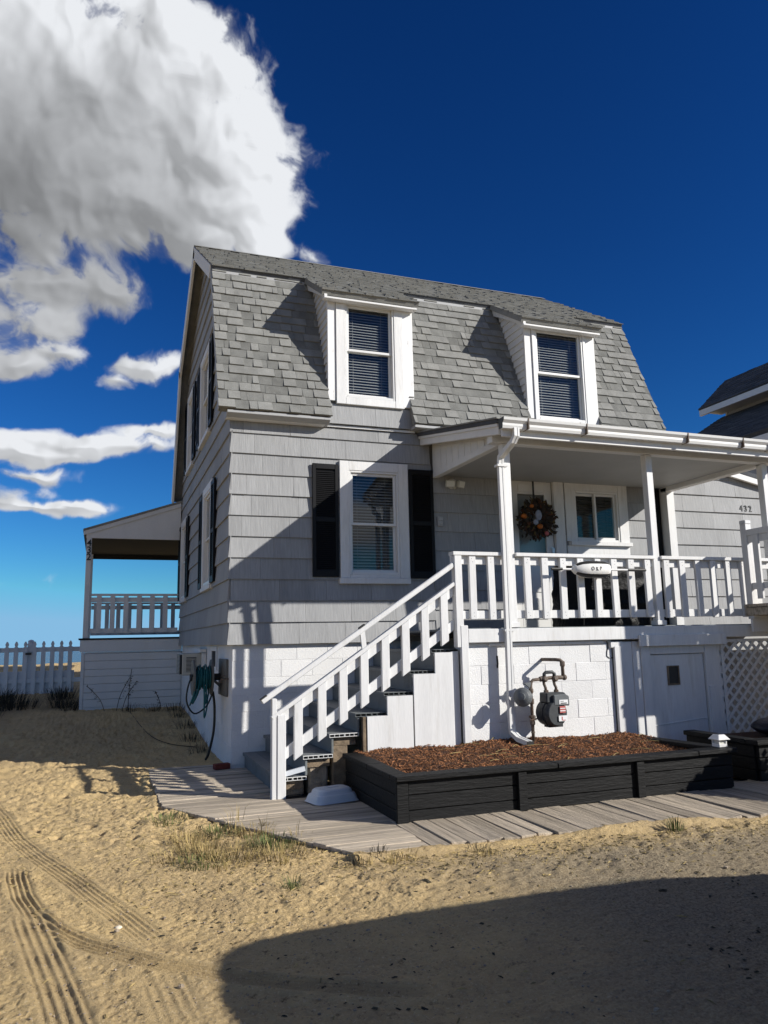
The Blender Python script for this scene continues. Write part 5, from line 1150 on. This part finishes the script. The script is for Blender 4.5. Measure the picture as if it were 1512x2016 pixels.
# unseen car added outside the frame to cast the shadow on the sand
def car():
    c = thing('shadow_car', (3.8, -8.02, 0), 'unseen dark grey estate car added to shade the sand', 'car')
    X0, Ln, W = 1.50, 4.6, .90; yc = -8.02
    prof = lambda t: (.30, (.95 if t < .08 else 1.66-.05*abs(t-.35)) if t < .62 else (1.64-(t-.62)/.14*.62 if t < .76 else 1.0-(t-.76)*.55))
    sec = [0, .012, .03, .06, .10, .16, .3, .45, .6, .66, .72, .76, .85, .94, .98, 1.0]; tops = [1.25, 1.45, 1.56, 1.62, 1.655, 1.675, 1.68, 1.675, 1.64, 1.48, 1.24, 1.04, .98, .90, .80, .66]
    wid = [.62, .74, .80, .845, .87, .89, .9, .9, .9, .9, .9, .9, .89, .85, .78, .66]; bot = [.42, .34, .30, .28, .27, .26, .26, .26, .26, .26, .26, .26, .27, .30, .34, .42]
    b = MB(); n = 20
    for s, tp, w, bt in zip(sec, tops, wid, bot):
        x = X0+Ln*s
        for k in range(n):
            a = 2*math.pi*k/n; ca, sa = math.cos(a), math.sin(a); yv = math.copysign(abs(ca)**.45, ca); zv = math.copysign(abs(sa)**.5, sa); z = (tp+bt)/2+(tp-bt)/2*zv
            tum = 1-.22*max(0, (z-.95)/.75); b.v.append((x, yc+yv*w*tum, z))
    for i in range(len(sec)-1): b.f += [(i*n+k, i*n+(k+1) % n, (i+1)*n+(k+1) % n, (i+1)*n+k) for k in range(n)]
    b.f += [tuple(range(n-1, -1, -1)), tuple(range((len(sec)-1)*n, len(sec)*n))]
    b.build('body', 'carpaint', c, smooth=True)
    for xx in (X0+.85, X0+3.65):
        for sy in (-1, 1):
            w = MB().lathe([(.2, -.1), (.31, -.1), (.335, -.07), (.335, .07), (.31, .1), (.2, .1)], (xx, yc+sy*.80, .335), (0, 1, 0), 24).build('wheel', 'rubber', c); MB().lathe([(0, -.105), (.2, -.105), (.2, .105), (0, .105)], (xx, yc+sy*.80, .335), (0, 1, 0), 16).build('rim', 'steel', w)
    for sy in (-1, 1):
        for a, d in ((.95, 1.75), (1.82, 2.65)): MB().add([(X0+a, yc+sy*.905, 1.02), (X0+d, yc+sy*.905, 1.02), (X0+d-.05, yc+sy*.80, 1.46), (X0+a+.04, yc+sy*.80, 1.46), (X0+a, yc+sy*.885, 1.02), (X0+d, yc+sy*.885, 1.02), (X0+d-.05, yc+sy*.78, 1.46), (X0+a+.04, yc+sy*.78, 1.46)], BF).build('window', 'glass', c)
        MB().box(X0+.55, X0+3.95, yc+sy*.885-.012, yc+sy*.885+.012, .36, .44).build('sill_trim', 'rubber', c)
        MB().box(X0+4.35, X0+4.5, yc+sy*.62-.12, yc+sy*.62+.12, .68, .80).build('headlight', 'lamp', c, bevel=.02); MB().box(X0+.0, X0+.06, yc+sy*.60-.07, yc+sy*.60+.07, .85, 1.15).build('tail_light', 'redlamp', c, bevel=.02)
car_glass = MB().add([(1.50+.045, -8.55, 1.10), (1.50+.045, -7.49, 1.10), (1.50+.15, -7.56, 1.50), (1.50+.15, -8.48, 1.50), (1.50-.012, -8.55, 1.08), (1.50-.012, -7.49, 1.08), (1.50+.065, -7.56, 1.50), (1.50+.065, -8.48, 1.50)], BF)
car()
_car = bpy.data.objects['shadow_car']
car_glass.build('rear_window', 'panel', _car); MB().box(1.46, 1.66, -8.62, -7.42, .42, .60).build('bumper', 'rubber', _car, bevel=.04)

# ------------------------------------------------------------------ picket fence
def fence():
    Y = 9.5; f = thing('picket_fence', (-3.4, Y, .45), 'white pointed picket fence between the rear porch and the dune', 'fence')
    x1 = -1.84; step = .1855
    box('rail', 'white', f, -9.5, x1, Y+.02, Y+.06, 1.40, 1.50, .004); box('rail', 'white', f, -9.5, x1, Y+.02, Y+.06, .72, .82, .004)
    box('shaded_dune_board', 'white', f, -9.5, -2.0, Y+.062, Y+.075, .2, .98, 0)  # board added behind the pickets in place of the shaded dune
    gp = MB(); w = .046
    poly = [(-w, 0), (w, 0), (w, 1.03), (.022, 1.055), (.036, 1.09), (.036, 1.11), (.012, 1.165), (-.012, 1.165), (-.036, 1.11), (-.036, 1.09), (-.022, 1.055), (-w, 1.03)]
    me = MB().prism(poly, lambda p: (p[0], -.012, p[1]), lambda p: (p[0], .012, p[1])).build('picket', 'white', f); me.location = (0, 0, 0)
    base = me.data; bpy.data.objects.remove(me)
    k = 0; x = -2.285+step
    while x > -9.4:
        if not (-2.93 < x < -2.86 and False):
            o = bpy.data.objects.new('picket', base); C.objects.link(o); o.parent = f; o.matrix_parent_inverse = Matrix.Translation(-Vector(f.location)); o.location = (x, Y, .47+random.uniform(-.004, .004)+.0*x)
        x -= step
    for px in (-2.93, -5.4, -7.9):
        p = box('post', 'white', f, px-.065, px+.065, Y+.08, Y+.21, .3, 1.55, .004); MB().lathe([(.075, 0), (.075, .02), (.06, .05), (.065, .08), (.05, .11), (.0, .125)], (px, Y+.145, 1.551), n=16).build('post_cap', 'white', p)
    MB().box(-3.02, -2.9, Y-.05, Y-.013, 1.34, 1.385).build('latch', 'ink', f)
fence()

# ------------------------------------------------------------------ neighbour's house
def neighbour():
    h = thing('neighbour_house', (15.5, 4.5, 0), 'neighbouring house with slate grey shingle roofs behind the porch', 'house')
    y1, y0 = 8.0, 1.2
    box('wall', 'trimgrey', h, 15.88, 17.4, y0, y1-.3, 0, 8.15, 0); box('corner_board', 'white', h, 15.84, 15.99, y1-.30, y1-.26, 6.5, 8.2, 0)
    box('wall', 'siding', h, 13.2, 15.87, y0, y1-.4, 0, 6.3, 0)
    ti, rg = (15.07, 8.10), (16.2, 9.12)
    def sl(a, b_, ya, yb_, th, rows, seed, name='roof'):
        d = Vector((b_[0]-a[0], 0, b_[1]-a[1])); Ln = d.length; d.normalize(); n = Vector((-d.z, 0, d.x)); n = n if n.z > 0 else -n
        o = Vector((a[0], 0, a[1])); q = [o, o+d*Ln, o+d*Ln-n*th, o-n*th]
        rf = MB().add([(p.x, ya, p.z) for p in q]+[(p.x, yb_, p.z) for p in q], [(0,1,2,3),(7,6,5,4),(0,4,5,1),(1,5,6,2),(2,6,7,3),(3,7,4,0)]).build(name, 'darkshingle', h)
        r = random.Random(seed); b = MB(); s = 0
        while s < Ln-.02:
            top = min(s+.17, Ln); y = ya-r.uniform(0, .3)
            while y < yb_:
                w = r.uniform(.2, .42); A, B_ = max(y, ya), min(y+w, yb_)-.003; y += w
                if B_-A < .03: continue
                t = r.choice((.012, .02)); P = lambda yy, ss, hh: tuple(o+Vector((0, yy, 0))+d*ss+n*hh)
                b.add([P(A, s, 0), P(B_, s, 0), P(B_, top, 0), P(A, top, 0), P(A, s, t), P(B_, s, t), P(B_, top, .002), P(A, top, .002)], BF)
            s += .15
        b.build('roof_shingles', 'darkshingle', rf, recalc=False)['kind'] = 'stuff'
        return rf
    a = sl(ti, rg, y0, y1, .1, 8, 3); sl((17.33, 8.10), rg, y0, y1, .1, 8, 4)
    MB().prism([(ti[0]+.02, ti[1]-.03), (ti[0]+.02, ti[1]-.20), (ti[0]+.1, ti[1]-.20), (ti[0]+.1, ti[1]-.0)], lambda p: (p[0], y0, p[1]), lambda p: (p[0], y1-.01, p[1])).build('fascia', 'white', a)
    MB().box(ti[0]+.1, 15.9, y0, y1-.05, 8.0, 8.05).build('soffit', 'white', a)
    lo = sl((13.0, 6.2), (15.96, 7.95), y0-.6, y1-.02, .12, 10, 5)
    MB().box(13.02, 13.08, y0-.6, y1-.02, 5.9, 6.1).build('fascia', 'white', lo)
neighbour()

# ------------------------------------------------------------------ plants and small litter
def tuft(x, yv, n, h, spread, material, seed, label, name='grass_tuft', group=None, z=None, bend=.5):
    r = random.Random(seed); b = MB(); z0 = (gz(x, yv) if z is None else z)-.01
    for k in range(n):
        a = r.uniform(0, 6.28); d = Vector((math.cos(a), math.sin(a), 0)); o = Vector((x, yv, z0))+d*spread*.45*math.sqrt(r.random()); L = h*r.uniform(.5, 1.15); lean = r.uniform(.1, bend+.35); w = r.uniform(.0016, .0035)*(1 if h < .3 else 1.7)
        q = Vector((-d.y, d.x, 0))*w; m_ = o+d*L*lean*.35+Vector((0, 0, L*.6)); e = o+d*L*lean+Vector((0, 0, L*(1-.45*lean)))
        b.add([o-q, o+q, m_+q*.8, m_-q*.8, e], [(0, 1, 2, 3), (3, 2, 4)])
    o = b.build(name, material, None, recalc=False); return tag(o, label, 'grass', group)
r = random.Random(11)
spots = [(330, 1618, 60), (355, 1640, 50), (380, 1660, 90), (405, 1680, 110), (430, 1640, 60), (450, 1620, 60), (470, 1625, 40), (500, 1640, 70), (530, 1665, 110), (555, 1690, 70), (575, 1655, 40), (345, 1690, 50), (395, 1700, 90), (480, 1680, 50), (440, 1700, 60), (595, 1670, 30)]
for k, (px, py, n) in enumerate(spots):
    p = on_ground(px, py, .0); tuft(p[0], p[1], n*2, r.uniform(.06, .12), .42, 'drygrass' if k % 4 else 'green', 20+k, 'dry yellow grass tuft in the sand along the slanted edge of the planks', group='dry tufts along the plank edge', bend=.95)
p = on_ground(1330, 1632, .03); tuft(p[0], p[1], 70, .13, .12, 'green', 61, 'green grass tuft growing between the planks before the black bed', z=.02)
p = on_ground(575, 1752, 0); tuft(p[0], p[1], 30, .10, .14, 'green', 62, 'small green weed alone in the open sand', name='weed', bend=.9)
for k, (px, py) in enumerate([(720, 1700), (745, 1692), (770, 1698), (700, 1705), (800, 1690), (940, 1678), (960, 1690)]):
    p = on_ground(px, py, 0); tuft(p[0], p[1], 26, .08, .16, 'weed' if k % 2 else 'drygrass', 70+k, 'low wispy tuft at the front ends of the planks', group='wisps at the plank ends')
# litter: straw and chips over the sand
b = MB()
for k in range(2600):
    u = r.random()
    if u < .55: x = r.uniform(-1.3, 3.6); yv = -4.35-abs(r.gauss(0, .35))-.085*max(0, x-.8)+(.0 if x > .7 else (.7-x)*r.uniform(0, 1.5))
    elif u < .8: x = r.uniform(-2.6, -.3); yv = r.uniform(-4.5, -1.)
    else: x = r.uniform(-2.5, 4); yv = r.uniform(-7, 1.5)
    if x > -.95 and yv > -4.25 and not (x < -.9+max(0, -1.84-yv)*.496-.03): continue
    z = gz(x, yv)+.003; L = r.uniform(.008, .05)*(1.8 if r.random() < .08 else 1); a = r.uniform(0, 3.14); w = r.uniform(.001, .004); d = Vector((math.cos(a), math.sin(a), r.uniform(-.15, .15)))*L; q = Vector((-math.sin(a), math.cos(a), 0))*w; o = Vector((x, yv, z))
    b.add([o-q, o+q, o+d+q, o+d-q, o+d*.5+Vector((0, 0, .006))], [(0, 1, 4), (1, 2, 4), (2, 3, 4), (3, 0, 4)])
tag(b.build('straw_litter', 'drygrass', None, recalc=False), 'scattered straw and bits on the sand', kind='stuff')
b = MB()
for k in range(1500):
    x = r.uniform(-2.4, 3.5); yv = r.uniform(-7., -4.5) if r.random() < .7 else r.uniform(-4.5, 0)
    if x > -.95 and yv > -4.3: continue
    s = r.uniform(.003, .009)*(2. if r.random() < .03 else 1); b.ball((x, yv, gz(x, yv)+s*.2), s, 3, (1, r.uniform(.6, 1), .55))
tag(b.build('pebbles', 'concrete', None, recalc=False), 'small pebbles and gravel in the sand', kind='stuff')
b = MB()
for k in range(1900):
    x = r.uniform(-2.2, 4.2); yv = r.uniform(-7., -4.35)-.06*max(0, x)
    if vnoise(np.array([x*2.2]), np.array([yv*2.2]))[0] < r.uniform(-.25, .35): continue
    s_ = r.uniform(.004, .016)*(1.8 if r.random() < .05 else 1); z = gz(x, yv)+s_*.2; a = r.uniform(0, 6.28); u_ = Vector((math.cos(a), math.sin(a), r.uniform(-.2, .3)))*s_; v_ = Vector((-math.sin(a), math.cos(a), r.uniform(-.2, .3)))*s_*r.uniform(.2, .7); o = Vector((x, yv, z)); n_ = Vector((0, 0, s_*.35))
    b.add([o-u_-v_, o+u_-v_*.6, o+u_*.8+v_, o-u_*.7+v_, o+n_], [(0, 1, 4), (1, 2, 4), (2, 3, 4), (3, 0, 4)])
tag(b.build('bark_litter', 'weed', None, recalc=False), 'dark bits of bark and weed on the sand', kind='stuff')
for k, (px, py) in enumerate([(468, 1622), (582, 1652), (455, 1640), (520, 1648)]):
    p = on_ground(px, py, 0); tuft(p[0], p[1], 9, .24, .10, 'drygrass', 90+k, 'few tall straw stalks beside the slanted plank edge', name='straw_stalks', group='straw stalks by the planks', bend=.15)
p = on_ground(233, 1827, 0); tag(MB().ball((p[0], p[1], gz(p[0], p[1])+.006), .019, 10, (1.1, .8, .6)).build('shell', 'shell', None, smooth=True), 'pale rounded shell lying inside the tyre tracks', 'shell')
# beach grass clumps in the shade by the fence
for k, (x, yv, n, h) in enumerate([(-3.35, 7.6, 420, .55), (-3.0, 6.9, 300, .5), (-3.7, 6.5, 320, .5), (-3.5, 5.6, 220, .4)]):
    tuft(x, yv, n, h*.75, 1.1, 'weed', 110+k, 'dark beach grass clump in the shade left of the sandy gap', name='beach_grass', group='grass clumps left of the sandy gap', bend=.8)
for k, (x, yv, n, h) in enumerate([(-2.1, 7.0, 320, .42), (-1.95, 6.4, 240, .36), (-2.2, 8.3, 200, .5)]):
    tuft(x, yv, n, h*.7, .7, 'weed', 120+k, 'dark beach grass clump at the corner of the rear porch base', name='beach_grass', group='grass clumps at the rear porch corner', bend=.8)
def stalk(x, yv, h, lean, seed, label):
    q = random.Random(seed); z = gz(x, yv)-.02; b = MB(); pts = [Vector((x, yv, z)), Vector((x+lean*.3, yv, z+h*.5)), Vector((x+lean, yv, z+h))]; b.tube(smooth_pts(pts, 4), .006, 5)
    for k in range(22):
        t = q.uniform(.35, 1); p_ = pts[0].lerp(pts[2], t)+Vector((0, 0, h*.02)); a = q.uniform(0, 6.28); d = Vector((math.cos(a), math.sin(a)*.6, q.uniform(-.3, .8)))*q.uniform(.03, .07); w = Vector((-d.y, d.x, .3*d.length)).normalized()*.012
        b.add([p_, p_+d*.5+w, p_+d, p_+d*.5-w], [(0, 1, 2, 3)])
    o = b.build('weed_stalk', 'weed', None, recalc=False); tag(o, label, 'weed', 'dead weed stalks before the rear porch')
for k, (x, h, le) in enumerate([(-1.15, .62, .22), (-.95, .78, .05), (-1.35, .48, -.32), (-.35, .36, -.12), (-1.05, .55, .25)]): stalk(x, 5.85, h, le, 140+k, 'dead weed stalk standing before the white boards of the rear porch')
for k, (x, yv, n) in enumerate([(-.12, 4.6, 90), (-.10, 3.6, 80), (-.15, 2.6, 80), (-.12, 1.7, 60), (-.14, 5.4, 90), (-.5, 5.6, 80), (-.9, 5.7, 70)]):
    tuft(x, yv, n, .20, .4, 'weed', 160+k, 'thin dark weeds growing along the foot of the foundation', name='weed', group='weeds along the foundation', bend=.9)
pts = [on_ground(px, py, .02) for px, py in ((255, 1435), (290, 1460), (330, 1472), (385, 1475))]
MB_ = MB().tube(smooth_pts([(p[0], p[1], gz(p[0], p[1])+.012) for p in pts]), [.006]*16, 5).build('twig', 'weed'); tag(MB_, 'long thin twig lying on the shaded sand beside the foundation', 'twig')
